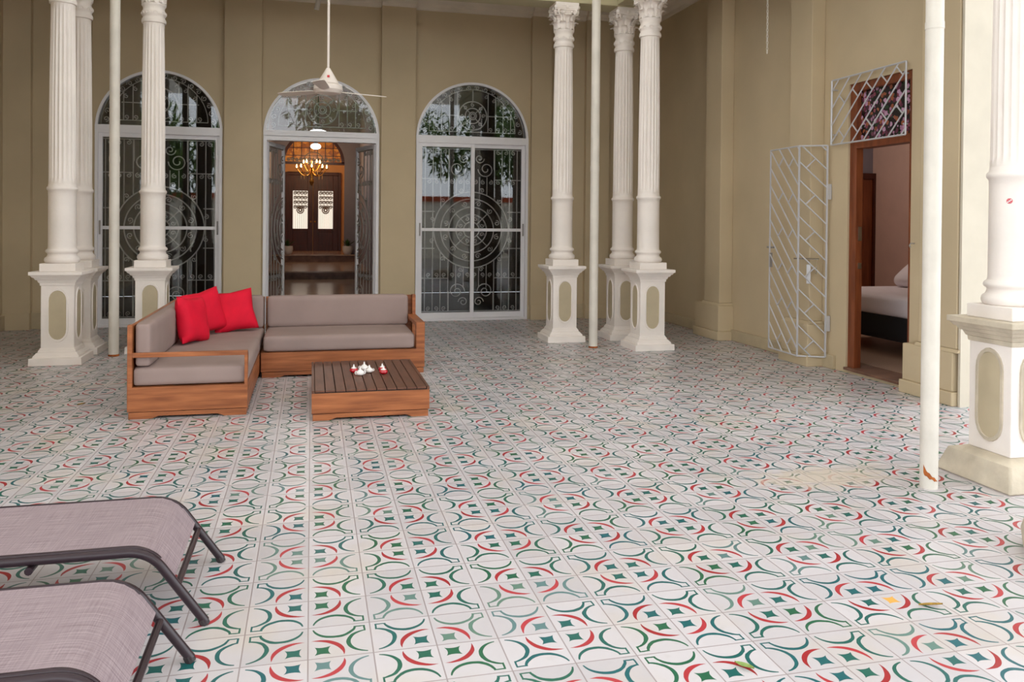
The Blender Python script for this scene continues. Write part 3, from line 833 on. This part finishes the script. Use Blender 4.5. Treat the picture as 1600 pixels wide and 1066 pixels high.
lamp('bedroom_fill_light', (6.6, 9.6, 3.0), 42, (1, .86, .76), .2)  # unseen lamp added to brighten the bedroom
t = empty('added_ceiling_lamp', (6.6, 9.6, 3.4), label='added round white ceiling lamp, out of view inside the bedroom', cat='lamp')
MB().lathe([(.05, 0), (.16, -.01), (.15, -.08), (.05, -.12), (.001, -.125)], n=20).build('shade', M['globe'], t)

# ================================================================ COLUMNS
def stadium(w, h, n=10):
    """oval: straight sides, round ends, 2-D outline"""
    r = w/2; P = []
    for i in range(n+1): a = PI*i/n; P.append((r*cos(a), h/2-r*1.25+r*1.25*sin(a)))
    for i in range(n+1): a = PI+PI*i/n; P.append((r*cos(a), -h/2+r*1.25+r*1.25*sin(a)))
    return P
def zmap(mb):
    for v in mb.v:
        z = v[:, 2]; v[:, 2] = np.interp(z, [0, 3.1, 3.63, 3.888, 4.262, 9], [0, 3.1, 3.685, 3.905, 4.228, 4.228+4.738])
    return mb
def make_column(label, loc, variant=False, top=True):
    t = empty('fluted_column', loc, label=label, cat='column', group='fluted columns around the courtyard')
    cap_m = M['plaster'] if variant else M['white']
    # pedestal
    if variant:
        MB().taper(0, 0, 0, .285, .14, .235).taper(0, 0, .14, .235, .165, .165).build('pedestal_base', M['plaster'], t, bevel=.012)
    else:
        mb = MB().taper(0, 0, 0, .245, .075, .242).taper(0, 0, .075, .215, .10, .21).taper(0, 0, .10, .205, .125, .185).taper(0, 0, .125, .178, .15, .172).taper(0, 0, .15, .168, .17, .158)
        mb.build('pedestal_base', M['white'], t, smooth=0, bevel=.004)
    d = .155
    die = MB().taper(0, 0, .165, d, .83, d).build('pedestal', M['white'], t, smooth=0, bevel=.006)
    for i in range(4):
        Rm = Matrix.Rotation(i*PI/2, 4, 'Z')
        P = stadium(.20, .55); Q = stadium(.16, .50)
        # raised white rim
        n = len(P); V = []
        for p_, q_ in zip(P, Q): V += [(p_[0], -d, .5+p_[1]), (p_[0]*.985, -d-.009, .5+p_[1]*.99), (q_[0]*1.04, -d-.009, .5+q_[1]*1.01), (q_[0], -d-.002, .5+q_[1])]
        Fc = []
        for a in range(n):
            b = (a+1) % n
            for j in range(3): Fc.append((4*a+j, 4*b+j, 4*b+j+1, 4*a+j+1))
        MB().addv(V, Fc).xf(Rm).build('panel_rim', cap_m if variant else M['white'], die, fixn=False)
        MB().prism([(q[0], .5+q[1]) for q in Q], 'y', -d-.003, -d+.01).xf(Rm).build('oval_panel', M['panel'], die, smooth=0)
    mb = MB().taper(0, 0, .80, .162, .83, .166).taper(0, 0, .83, .172, .86, .185).taper(0, 0, .86, .195, .885, .21).taper(0, 0, .885, .218, .91, .235).taper(0, 0, .91, .245, .945, .245)
    mb.build('pedestal_cap', cap_m, t, smooth=0, bevel=.004)
    MB().taper(0, 0, .945, .168, 1.025, .168).build('plinth_block', M['white'], t, smooth=0, bevel=.006)
    # attic base: torus, scotia, torus
    prof = [(.150, 1.025), (.160, 1.035), (.166, 1.055), (.160, 1.078), (.146, 1.088), (.138, 1.10), (.134, 1.115), (.138, 1.125), (.150, 1.132), (.155, 1.145), (.150, 1.160), (.138, 1.168), (.133, 1.175), (.131, 1.20), (.130, 1.70), (.132, 1.765), (.142, 1.775), (.146, 1.79), (.142, 1.805), (.132, 1.812), (.128, 1.84)]
    MB().lathe(prof, n=40).build('column_base', M['white'], t, smooth=50)
    # fluted shaft
    n = 200; fl = 20
    def rf(k_, a):
        g = abs(sin(a*fl/2)); dep = .095*max(0.0, (g-.22)/.78)**.7
        return 1 - dep*dm[k_]
    zs = [(1.84, .128, 0), (1.87, .1275, 0), (1.90, .127, 1), (2.5, .125, 1), (3.1, .119, 1), (3.56, .112, 1), (3.60, .112, 0), (3.63, .1115, 0)]
    dm = [q[2] for q in zs]
    fs = MB().lathe([(q[1], q[0]) for q in zs], n=n, rf=rf)
    zmap(fs).build('fluted_shaft', M['white'], t, smooth=60)
    # neck band with small roundels
    nk = MB().lathe([(.112, 3.63), (.128, 3.635), (.131, 3.66), (.126, 3.685), (.117, 3.70), (.115, 3.72), (.126, 3.735), (.131, 3.76), (.127, 3.785), (.117, 3.80), (.113, 3.82), (.119, 3.85), (.130, 3.865), (.130, 3.88), (.118, 3.89)], n=40)
    for i in range(10):
        a = 2*PI*i/10
        P = [(.128*cos(a+q*.055), .128*sin(a+q*.055), 3.735+.032*(1-(q*q)*.6)*1) for q in (-2, -1, 0, 1, 2)]
        nk.tube([((.13)*cos(a+.16*cos(s_)), (.13)*sin(a+.16*cos(s_)), 3.752+.022*sin(s_)) for s_ in np.linspace(-.3, PI+.3, 9)], .006, 5)
    zmap(nk).build('neck_band', M['white'], t, smooth=50)
    # corinthian capital
    cp = MB().lathe([(.108, 3.885), (.112, 3.93), (.110, 4.0), (.113, 4.06), (.125, 4.11), (.145, 4.15)], n=32)
    # leaf rows
    def leaf(a, z0_, z1_, w_, r0, curl):
        V = []; m = 9
        for i in range(m):
            q = i/(m-1)
            rr = r0 + .012 + curl*max(0, (q-.55)/.45)**1.8*.07
            z = z0_ + (z1_-z0_)*(q if q < .85 else .85+ (q-.85)*.2 - (q-.85)*.9)
            ww = w_*(sin(PI*(.12+.80*q))**.6)*(1+.16*sin(q*22))
            for s_, dd in ((-1, 0), (-.5, .012), (0, .004), (.5, .012), (1, 0)):
                aa = a + s_*ww/ r0 * .5
                V.append(((rr+dd)*cos(aa), (rr+dd)*sin(aa), z))
        Fc = [(5*i+j, 5*i+j+1, 5*i+j+6, 5*i+j+5) for i in range(m-1) for j in range(4)]
        cp.addv(V, Fc)
    for i in range(8): leaf(2*PI*i/8+PI/8, 3.885, 4.02, .085, .108, .8)
    for i in range(8): leaf(2*PI*i/8, 3.90, 4.13, .085, .108, 1.2)
    # corner volutes and abacus
    for i in range(4):
        a = PI/4+i*PI/2
        for sd in (-1, 1):
            P = []
            for s_ in range(17):
                q = s_/16; th = -PI/2 + q*3.0*PI; rr = .036*(1-.7*q)
                P.append((.158+rr*cos(th), sd*(.014+.012*(1-q)), 4.135+rr*sin(th)))
            m = MB().tube(P, .013, 6).xf(Matrix.Rotation(a, 4, 'Z')); cp.addv(m.v[0], m.f)
        m = MB().lathe([(.0, -.03), (.014, -.02), (.014, .02), (0, .03)], n=8).xf(Matrix.Rotation(a, 4, 'Z') @ Matrix.Translation((.158, 0, 4.135)) @ Matrix.Rotation(PI/2, 4, 'X')); cp.addv(m.v[0], m.f)
        b = i*PI/2
        for dy in (-.05, .05):
            P = [(.125+.012*cos(th), dy+(.022*(1-th/14))*cos(th), 4.125+(.022*(1-th/14))*sin(th)) for th in np.linspace(0, 9, 14)]
            m = MB().tube(P, .009, 5).xf(Matrix.Rotation(b, 4, 'Z')); cp.addv(m.v[0], m.f)
        m = MB().lathe([(0, -.02), (.02, -.012), (.024, 0), (.02, .012), (0, .02)], n=10).xf(Matrix.Rotation(b, 4, 'Z') @ Matrix.Translation((.142, 0, 4.195)) @ Matrix.Rotation(PI/2, 4, 'Y')); cp.addv(m.v[0], m.f)
    ab = []
    for i in range(4):
        a = PI/4+i*PI/2
        for s_ in (-.09, .09): ab.append((.215*cos(a+s_), .215*sin(a+s_)))
        for q in (.25, .5, .75):
            a2 = a + q*PI/2; rr = .215 - .075*sin(PI*q)**.7; ab.append((rr*cos(a2), rr*sin(a2)))
    cp.prism(ab, 'z', 4.175, 4.215); cp.prism([(x*.95, y*.95) for x, y in ab], 'z', 4.155, 4.178)
    cp.box(-.15, .15, -.15, .15, 4.213, 4.262)
    zmap(cp).build('capital', M['white'], t, smooth=45, fixn=False)
    return t
colA = make_column('white fluted column left of the sofa, nearest of the left cluster', (-2.5, 9.36, 0))
dup(colA, (-2.5, 10.0, 0), label='white fluted column partly hidden behind the leftmost one')
dup(colA, (-1.74, 10.0, 0), label='white fluted column in front of the left arched door behind the sofa')
dup(colA, (3.08, 9.96, 0), label='white fluted column just right of the right arched door')
dup(colA, (3.90, 9.98, 0), label='rearmost column of the pair, half hidden behind the nearer one')
dup(colA, (3.89, 9.12, 0), label='white fluted column standing in front of another, right of the thin pole')
make_column('large white fluted column at the right edge with beige pedestal mouldings', (4.03, 4.02, 0), variant=True)
# sticker on the right column
a0 = math.radians(218)
t = empty('wall_sticker', (4.03, 4.02, 0), label='small red and white round sticker on the right edge column', cat='sticker')
def patch(a, z, rad, m, off):
    V = [(0, 0, 0)]; V = [((.1315+off)*cos(a), (.1315+off)*sin(a), z)]
    for i in range(16): 
        th = 2*PI*i/16; aa = a+rad*cos(th)/.131; V.append(((.1315+off)*cos(aa), (.1315+off)*sin(aa), z+rad*sin(th)))
    return MB().addv(V, [(0, i+1, (i+1) % 16+1) for i in range(16)])
aS = math.radians(215)
patch(aS, 1.635, .016, 0, .0006).build('backing', M['redglaze'], t, fixn=False)
mb = MB(); 
for q in range(3):
    p_ = patch(aS+(.006*(q-1))/.131*1.3, 1.635+.006*(q-1), .0035, 0, .0014); mb.addv(p_.v[0], p_.f)
mb.build('white_stripe', M['candle'], t, fixn=False)
# rounded stone base at the right edge
o = MB().lathe([(.24, 0), (.28, .02), (.29, .10), (.27, .17), (.24, .205), (.18, .22)], n=40).build('stone_drum', M['plaster'])
o.location = (3.40, 2.92, 0); tag(o, 'low rounded cream stone base cut by the right picture edge', 'stone base')

# ---------------------------------------------------------------- thin steel poles
def pole(loc, r, label, rust=False):
    t = empty('steel_pole', loc, label=label, cat='pole', group='thin white poles carrying the canopy')
    MB().lathe([(r, .0), (r, 2.0), (r, 5.5)], n=28).build('pipe', M['pipe'], t)
    MB().lathe([(r+.0025, 2.1 if not rust else 2.6), (r+.0025, 2.16 if not rust else 2.64)], n=28).build('joint', M['pipe'], t)
    if rust:
        V = []; n = 22
        for i in range(n+1):
            q = i/n; a = math.radians(195+95*q); h_ = .034*(1-q)**1.3+.009*(1+sin(q*19))*.7; zc = .115-.07*q**.6
            V += [((r+.001)*cos(a), (r+.001)*sin(a), zc-h_/2), ((r+.001)*cos(a), (r+.001)*sin(a), zc+h_/2+.004)]
        MB().addv(V, [(2*i, 2*i+2, 2*i+3, 2*i+1) for i in range(n)]).build('rust_patch', M['rust'], t, fixn=False)
    else:
        MB().lathe([(r+.004, .0), (r+.004, .012), (r, .02)], n=24).build('foot_ring', M['rust'], t)
    return t
pole((-2.07, 9.66, 0), .052, 'thin white pole in front of the left arched door, left of the sofa')
pole((3.27, 9.28, 0), .052, 'thin white pole between the right arched door and the column pair')
pole((3.42, 3.97, 0), .048, 'white pole with an orange rust patch at its foot, nearest the camera', rust=True)

# ================================================================ SOFA
def plank_base(x0, x1, y0, y1, z1, mx, parent, name='base', foot=.16):
    """box base with a plinth line and bracket feet on every side"""
    mb = MB().box(x0, x1, y0, y1, .055, z1)
    c = .018; g = .006
    def kick(a, b):
        return [(a, 0), (a+foot, 0), (a+foot+.05, c), (b-foot-.05, c), (b-foot, 0), (b, 0), (b, .05), (a, .05)]
    xi0, xi1, yi0, yi1 = x0+.008, x1-.008, y0+.008, y1-.008
    mb.prism(kick(xi0, xi1), 'y', yi0, yi0+.03); mb.prism(kick(xi0, xi1), 'y', yi1-.03, yi1)
    mb.prism(kick(yi0+.031, yi1-.031), 'x', xi0, xi0+.03); mb.prism(kick(yi0+.031, yi1-.031), 'x', xi1-.03, xi1)
    mb.box(xi0+.04, xi1-.04, yi0+.04, yi1-.04, .048, .056)
    return mb.build(name, mx, parent, smooth=0, bevel=.003)
XA, XB, XC = -1.315, -.465, 1.09
YA, YB, YD = 6.56, 8.05, 8.93
s1 = empty('sofa_section', (0, 0, 0), label='long left section of the wooden corner sofa with taupe cushions', cat='sofa')
plank_base(XA, XB, YA, YD, .235, M['teak'], s1)
MB().box(XA, XA+.03, YA+.062, YD, .235, .69).box(XA+.03, XB, YD-.03, YD, .235, .69).build('backrest', M['teak_y'], s1, smooth=0, bevel=.003)
MB().box(XA, XA+.033, YA, YA+.06, .235, .70).build('post', M['teak'], s1, smooth=0, bevel=.003)
MB().box(XA+.033, XB, YA, YA+.035, .458, .492).box(XB-.024, XB, YA, YA+.035, .235, .458).build('armrest', M['teak'], s1, smooth=0, bevel=.003)
MB().rbox((XA+.03+.41, (YA+YD-.03)/2+.01, .308), (.82, YD-YA-.06, .145), .035, 12, crown=.006).build('seat_cushion', M['cush'], s1)
c1 = MB().rbox((XA+.10, (YA+YD-.17)/2, .545), (.118, YD-YA-.24, .33), .035, 12, crown=.006).build('back_cushion', M['cush'], s1)
MB().rbox(((XA+XB)/2+.02, YD-.10, .545), (.80, .14, .33), .035, 10, crown=.006).build('back_cushion', M['cush'], s1)
s2 = empty('sofa_section', (0, 0, 0), label='right section of the wooden corner sofa, backing onto the doorway', cat='sofa')
plank_base(XB+.012, XC, YB, YD, .235, M['teak'], s2)
MB().box(XB+.012, XC, YD-.03, YD, .235, .69).build('backrest', M['teak'], s2, smooth=0, bevel=.003)
MB().box(XC-.035, XC, YD-.13, YD-.031, .235, .70).build('post', M['teak'], s2, smooth=0, bevel=.003)
MB().box(XC-.085, XC, YB, YB+.07, .235, .455).box(XC-.085, XC, YB, YD-.131, .455, .495).build('armrest', M['teak'], s2, smooth=0, bevel=.003)
MB().rbox(((XB+XC-.085)/2+.01, (YB+YD-.03)/2, .312), (XC-XB-.125, YD-YB-.05, .15), .035, 12, crown=.008).build('seat_cushion', M['cush'], s2)
MB().rbox(((XB+XC)/2-.025, YD-.105, .545), (XC-XB-.12, .14, .32), .035, 12, crown=.008).build('back_cushion', M['cush'], s2)
# throw pillows
def pillow_mesh(S=.42, Tk=.15, n=14):
    mb = MB(); g = np.linspace(-1, 1, n+1)
    for sg in (1, -1):
        V = []
        for a in g:
            for b in g:
                pin = 1-.10*(1-abs(a*b))*(max(abs(a), abs(b))**2)
                x = a*S/2*(pin if abs(a) > abs(b)*0 else 1); z = b*S/2*pin
                t_ = Tk/2*((1-a**4)*(1-b**4))**.45*(1+.05*sin(5*a+2*b))
                V.append((x, sg*t_, z))
        m = n+1
        Fc = [((i*m+j, (i+1)*m+j, (i+1)*m+j+1, i*m+j+1) if sg < 0 else (i*m+j, i*m+j+1, (i+1)*m+j+1, (i+1)*m+j)) for i in range(n) for j in range(n)]
        mb.addv(V, Fc)
    return mb
def pillow(loc, yaw, lean, roll, label):
    mb = pillow_mesh()
    mb.xf(Matrix.Rotation(yaw, 4, 'Z') @ Matrix.Rotation(lean, 4, 'X') @ Matrix.Rotation(roll, 4, 'Y'))
    o = mb.build('throw_pillow', M['red'], smooth=60); o.location = loc
    return tag(o, label, 'pillow', 'red throw pillows on the sofa')
rd = math.radians
pillow((-1.03, 7.84, .585), rd(68), rd(-12), rd(6), 'front red pillow leaning on the long back cushion, leftmost of three')
pillow((-.99, 8.34, .60), rd(42), rd(-12), rd(-10), 'middle red pillow mostly hidden behind the leftmost one')
pillow((-.745, 8.57, .58), rd(12), rd(-20), rd(-8), 'rightmost red pillow tilted in the sofa corner')

# ---------------------------------------------------------------- coffee table
tb = empty('coffee_table', (0, 0, 0), label='low square wooden coffee table with dark slatted top', cat='table')
TX0, TX1, TY0, TY1 = .01, .885, 6.24, 7.52
plank_base(TX0, TX1, TY0, TY1, .205, M['teak'], tb, foot=.12)
MB().box(TX0, TX0+.020, TY0, TY1, .205, .226).build('rim', M['slat'], tb, smooth=0, bevel=.002); MB().box(TX1-.020, TX1, TY0, TY1, .205, .226).build('rim', M['slat'], tb, smooth=0, bevel=.002)
MB().box(TX0+.022, TX1-.022, TY0+.004, TY1-.004, .2055, .212).build('underlay', M['gap'], tb, smooth=0)
ns = 11; wS = (TX1-TX0-.044)/ns
for i in range(ns):
    MB().box(TX0+.022+i*wS+.003, TX0+.022+(i+1)*wS-.003, TY0, TY1, .213, .227).build('slat', M['slat'], tb, smooth=0, bevel=.002)
# candle pots on the table
def candle(loc, red, label, s=1.0, rz=0):
    s *= .92
    t = empty('candle_pot', loc, rz, label=label, cat='candle holder', group='little glazed candle pots on the coffee table')
    pr = [(.016, 0), (.030, .006), (.036, .018), (.034, .030), (.026, .036), (.022, .034)]
    MB().lathe([(a*s, b*s) for a, b in pr], n=20).build('bowl', M['redglaze'] if red else M['candle'], t)
    MB().lathe([(.022*s, .028*s), (.024*s, .040*s), (.012*s, .046*s), (.007*s, .052*s), (.006*s, .062*s), (.001, .072*s)], n=16).build('candle', M['candle'], t)
    if not red:
        for sg in (-1, 1):
            MB().tube([(sg*(.033+.012*sin(q))*s, 0, (.022-.012*cos(q))*s) for q in np.linspace(0, PI, 9)], .004*s, 6).build('handle', M['candle'], t)
    return t
ZT = .2275
candle((.350, 6.93, ZT), True, 'red candle pot, leftmost on the coffee table', 1.05)
candle((.395, 6.80, ZT), False, 'white handled candle pot nearest the table front', 1.05, .2)
candle((.440, 7.02, ZT), False, 'white handled candle pot at the back of the group', 1.1, -.3)
candle((.475, 6.90, ZT), False, 'white handled candle pot in the middle of the group', 1.0, .3)
candle((.585, 6.95, ZT), True, 'rear one of the two red candle pots on the right', 1.0)
candle((.585, 6.82, ZT), True, 'front one of the two red candle pots on the right', 1.05)

# ================================================================ LOUNGERS
def lounger(yn, yf, label, xo=0.0):
    t = empty('sun_lounger', (xo, 0, 0), label=label, cat='sun lounger', group='mesh sun loungers at the lower left')
    zr = .285; x_end = -.635; xl = -2.55
    # side profile: head end, flat, bend and slanting foot
    def prof():
        P = [(xl, zr)]
        P += [(x, zr) for x in np.linspace(xl+.2, x_end, 8)]
        # rounded bend to slope
        sl = math.atan2(zr, .20)
        for a in np.linspace(0, 1, 9)[1:]:
            th = a*sl*1.02; rr = .14
            P.append((x_end+rr*sin(th), zr-rr*(1-cos(th))))
        P.append((-.37, .012))
        return P
    pf = prof()
    for y in (yn, yf):
        f = MB().tube([(x, y, z) for x, z in pf], .0165, 12).build('side_rail', M['rail'], t, smooth=60)
        # flat sling channel along the rail
        MB().tube([(x, y+(.012 if y == yn else -.012), z+.012) for x, z in pf[:-2]], .010, 8).build('sling_channel', M['rail'], f, smooth=60)
        MB().tube([(-.379, y, .022), (-.369, y, 0.0)], .0175, 10).build('foot_cap', M['rubber'], f)
    # sling
    V = []; prs = [p for p in pf if p[1] > .155]
    last = pf[-2]; q = (last[1]-.165)/(last[1]-pf[-1][1]); prs = pf[:-1]+[(last[0]+(pf[-1][0]-last[0])*q, .165)]
    L = 0; US = []
    for i, (x, z) in enumerate(prs):
        if i: L += math.hypot(x-prs[i-1][0], z-prs[i-1][1])
        US.append(L)
    # resample finely
    xs_ = np.interp(np.linspace(0, L, 60), US, [p[0] for p in prs]); zs_ = np.interp(np.linspace(0, L, 60), US, [p[1] for p in prs])
    ny = 13; me = []
    for th in (0, -.003):
        for i in range(60):
            for j in range(ny):
                v = j/(ny-1); sag = -.012*(4*v*(1-v))*(1-i/70)
                V.append((xs_[i], yn+.014+(yf-yn-.028)*v, zs_[i]+.018+sag+th))
    n0 = 60*ny; Fc = []
    for s_ in (0, 1):
        for i in range(59):
            for j in range(ny-1):
                a = s_*n0+i*ny+j; f4 = (a, a+ny, a+ny+1, a+1); Fc.append(f4 if s_ == 0 else f4[::-1])
    o = MB().addv(V, Fc).build('sling_seat', M['sling'], t, smooth=60, fixn=False)
    uv = o.data.uv_layers.new(name='UVMap')
    co = {}
    for lp in o.data.loops:
        vi = lp.vertex_index % n0
        uv.data[lp.index].uv = ((vi//ny)/59*L, (vi % ny)/(ny-1)*.57)
    # crossbars
    MB().tube([(-.466, yn, .15), (-.466, yf, .15)], .0125, 10).build('crossbar', M['rail'], t)
    MB().tube([(-.95, yn-.02, zr-.03), (-.95, yf+.02, zr-.03)], .014, 10).build('crossbar', M['rail'], t)
    # head legs and backrest
    for y in (yn, yf):
        MB().tube([(-1.75, y, zr-.01), (-1.66, y, 0.0)], .0135, 10).build('leg', M['rail'], t)
        MB().tube([(-2.45, y, zr-.01), (-2.56, y, 0.0)], .0135, 10).build('leg', M['rail'], t)
    MB().tube([(xl, yn, zr), (xl, yf, zr)], .0135, 10).build('crossbar', M['rail'], t)
    return t
l1 = lounger(3.19, 3.76, 'mauve mesh sun lounger farther from the camera, whole foot end visible')
l2 = dup(l1, (-.015, -.83, 0), label='mauve mesh sun lounger cut by the bottom left picture corner')

# ---------------------------------------------------------------- fan, chain, stub pipe
fx, fy = .155, 8.5
t = empty('ceiling_fan', (fx, fy, 0), label='white ceiling fan on a long rod before the middle arched doorway', cat='fan')
MB().tube([(0, 0, 2.98), (0, 0, 5.5)], .0125, 10).tube([(0, 0, 3.75), (0, 0, 5.5)], .018, 10).build('down_rod', M['fan'], t)
MB().lathe([(.018, 3.02), (.03, 3.0), (.10, 2.88), (.105, 2.86), (.02, 2.865)], n=28).build('canopy_cone', M['fan'], t)
MB().lathe([(.02, 2.87), (.10, 2.86), (.14, 2.84), (.145, 2.80), (.12, 2.765), (.03, 2.75)], n=28).build('motor', M['fan'], t)
MB().tube([(-.012, -.0815, 2.925), (.012, -.0815, 2.925)], .012, 8).build('red_badge', M['redglaze'], t)
for i in range(3):
    a = math.radians(20+120*i)
    prof = [(.10, -.02), (.2, -.045), (.56, -.06), (.62, -.045), (.63, 0), (.62, .045), (.56, .06), (.2, .045), (.10, .02)]
    b = MB().prism(prof, 'z', -.003, .003).xf(Matrix.Translation((0, 0, 2.79)) @ Matrix.Rotation(a, 4, 'Z') @ Matrix.Rotation(.2, 4, 'X'))
    b.build('blade', M['fan'], t, smooth=0)
mb = MB(); z = 3.33; i = 0
while z < ZC:
    n = 10; P = []
    for q in range(n):
        th = 2*PI*q/n; P.append((.009*cos(th) if i % 2 else 0, 0 if i % 2 else .009*cos(th), z+.021*sin(th)))
    mb.tube(P, .0035, 4, closed=True); z += .033; i += 1
o = mb.build('hanging_chain', M['pipe']); o.location = (4.72, 7.92, 0)
tag(o, 'thin pale chain hanging from the ceiling before the right wall', 'chain')
o = MB().tube([(.05, 0, 4.87), (-.05, 0, 4.37)], .035, 14).build('pipe_stub', M['pipe']); o.location = (.10, 11.6, -.0)
tag(o, 'short slanting white pipe stub poking down beside the fan rod', 'pipe')
# wall hook right of the bedroom door
o = MB().tube([(5.16, 6.2, 1.33), (5.12, 6.2, 1.33), (5.11, 6.2, 1.31), (5.12, 6.2, 1.295)], .006, 6).build('wall_hook', M['darkiron']); tag(o, 'small dark hook on the wall right of the bedroom door', 'hook')

# ---------------------------------------------------------------- fallen leaves
def fallen(loc, L, W, rz, m, label):
    V = []; n = 9
    for i in range(n):
        q = i/(n-1); ww = W*sin(PI*q)**.8; zc = .004+.008*q*q
        V += [(L*(q-.5), ww/2, zc+.005), (L*(q-.5), 0, zc), (L*(q-.5), -ww/2, zc+.006)]
    o = MB().addv(V, [(3*i+j, 3*i+3+j, 3*i+4+j, 3*i+1+j) for i in range(n-1) for j in (0, 1)]).build('fallen_leaf', m, fixn=False)
    o.location = loc; o.rotation_euler = (0, 0, rz); return tag(o, label, 'leaf', 'fallen leaves on the tiles')
fallen((1.42, 2.48, 0), .075, .03, rd(-62), M['gleaf'], 'pale green fallen leaf on the tiles at the bottom edge')
fallen((2.36, 2.72, 0), .09, .022, rd(-20), M['yleaf'], 'dry yellow fallen leaf at the lower right of the floor')
fallen((-1.77, 7.16, 0), .06, .045, rd(20), M['yleaf'], 'small mustard leaf on the floor left of the sofa')

# ================================================================ GARDEN behind the camera (seen in the glass)
struct(MB().box(-30, 30, -30, -1.2, -.25, -.04).build('ground', M['ground'], smooth=0))
gw = MB().box(-14, 14, -9.3, -9, -.04, 2.3).build('garden_wall', M['gwall'], smooth=0); tag(gw, 'white garden wall reflected in the door glass', 'wall', kind='structure')
o = MB().box(-14, 14, -9.4, -8.9, 2.3, 2.5).build('trim_40', M['coping'], smooth=0); struct(o)
def tree(loc, h, r, seed, label):
    t = empty('garden_tree', loc, label=label, cat='tree', group='garden trees behind the viewer')
    rnd = np.random.default_rng(seed)
    MB().tube([(0, 0, 0), (.1, .05, h*.4), (0, 0, h*.75)], [.18, .14, .07], 10).build('trunk', M['bark'], t)
    n = 2600; d = rnd.normal(size=(n, 3)); d /= np.linalg.norm(d, axis=1)[:, None]
    ctr = np.array([0, 0, h*.72]); c = rnd.normal(size=(9, 3))*np.array([r*.45, r*.45, r*.3])
    pos_ = ctr + c[rnd.integers(0, 9, n)] + d*(rnd.random((n, 1))**.5)*r*.55
    u = rnd.normal(size=(n, 3)); u /= np.linalg.norm(u, axis=1)[:, None]; u[:, 2] -= .8; v_ = np.cross(u, d); v_ /= np.linalg.norm(v_, axis=1)[:, None]+1e-9
    V = np.stack([pos_-u*.16, pos_+v_*.05, pos_+u*.16, pos_-v_*.05], 1).reshape(-1, 3)
    MB().addv(V, [(4*i, 4*i+1, 4*i+2, 4*i+3) for i in range(n)]).build('foliage', M['treeleaf'], t, smooth=0, fixn=False)
tree((-4.5, -7.5, 0), 5.5, 2.2, 1, 'broad garden tree behind the viewer on the left')
tree((1.5, -11.5, 0), 7.0, 2.6, 2, 'tall garden tree beyond the white garden wall')
tree((7.0, -7.0, 0), 6.0, 2.4, 3, 'leafy garden tree behind the viewer on the right')
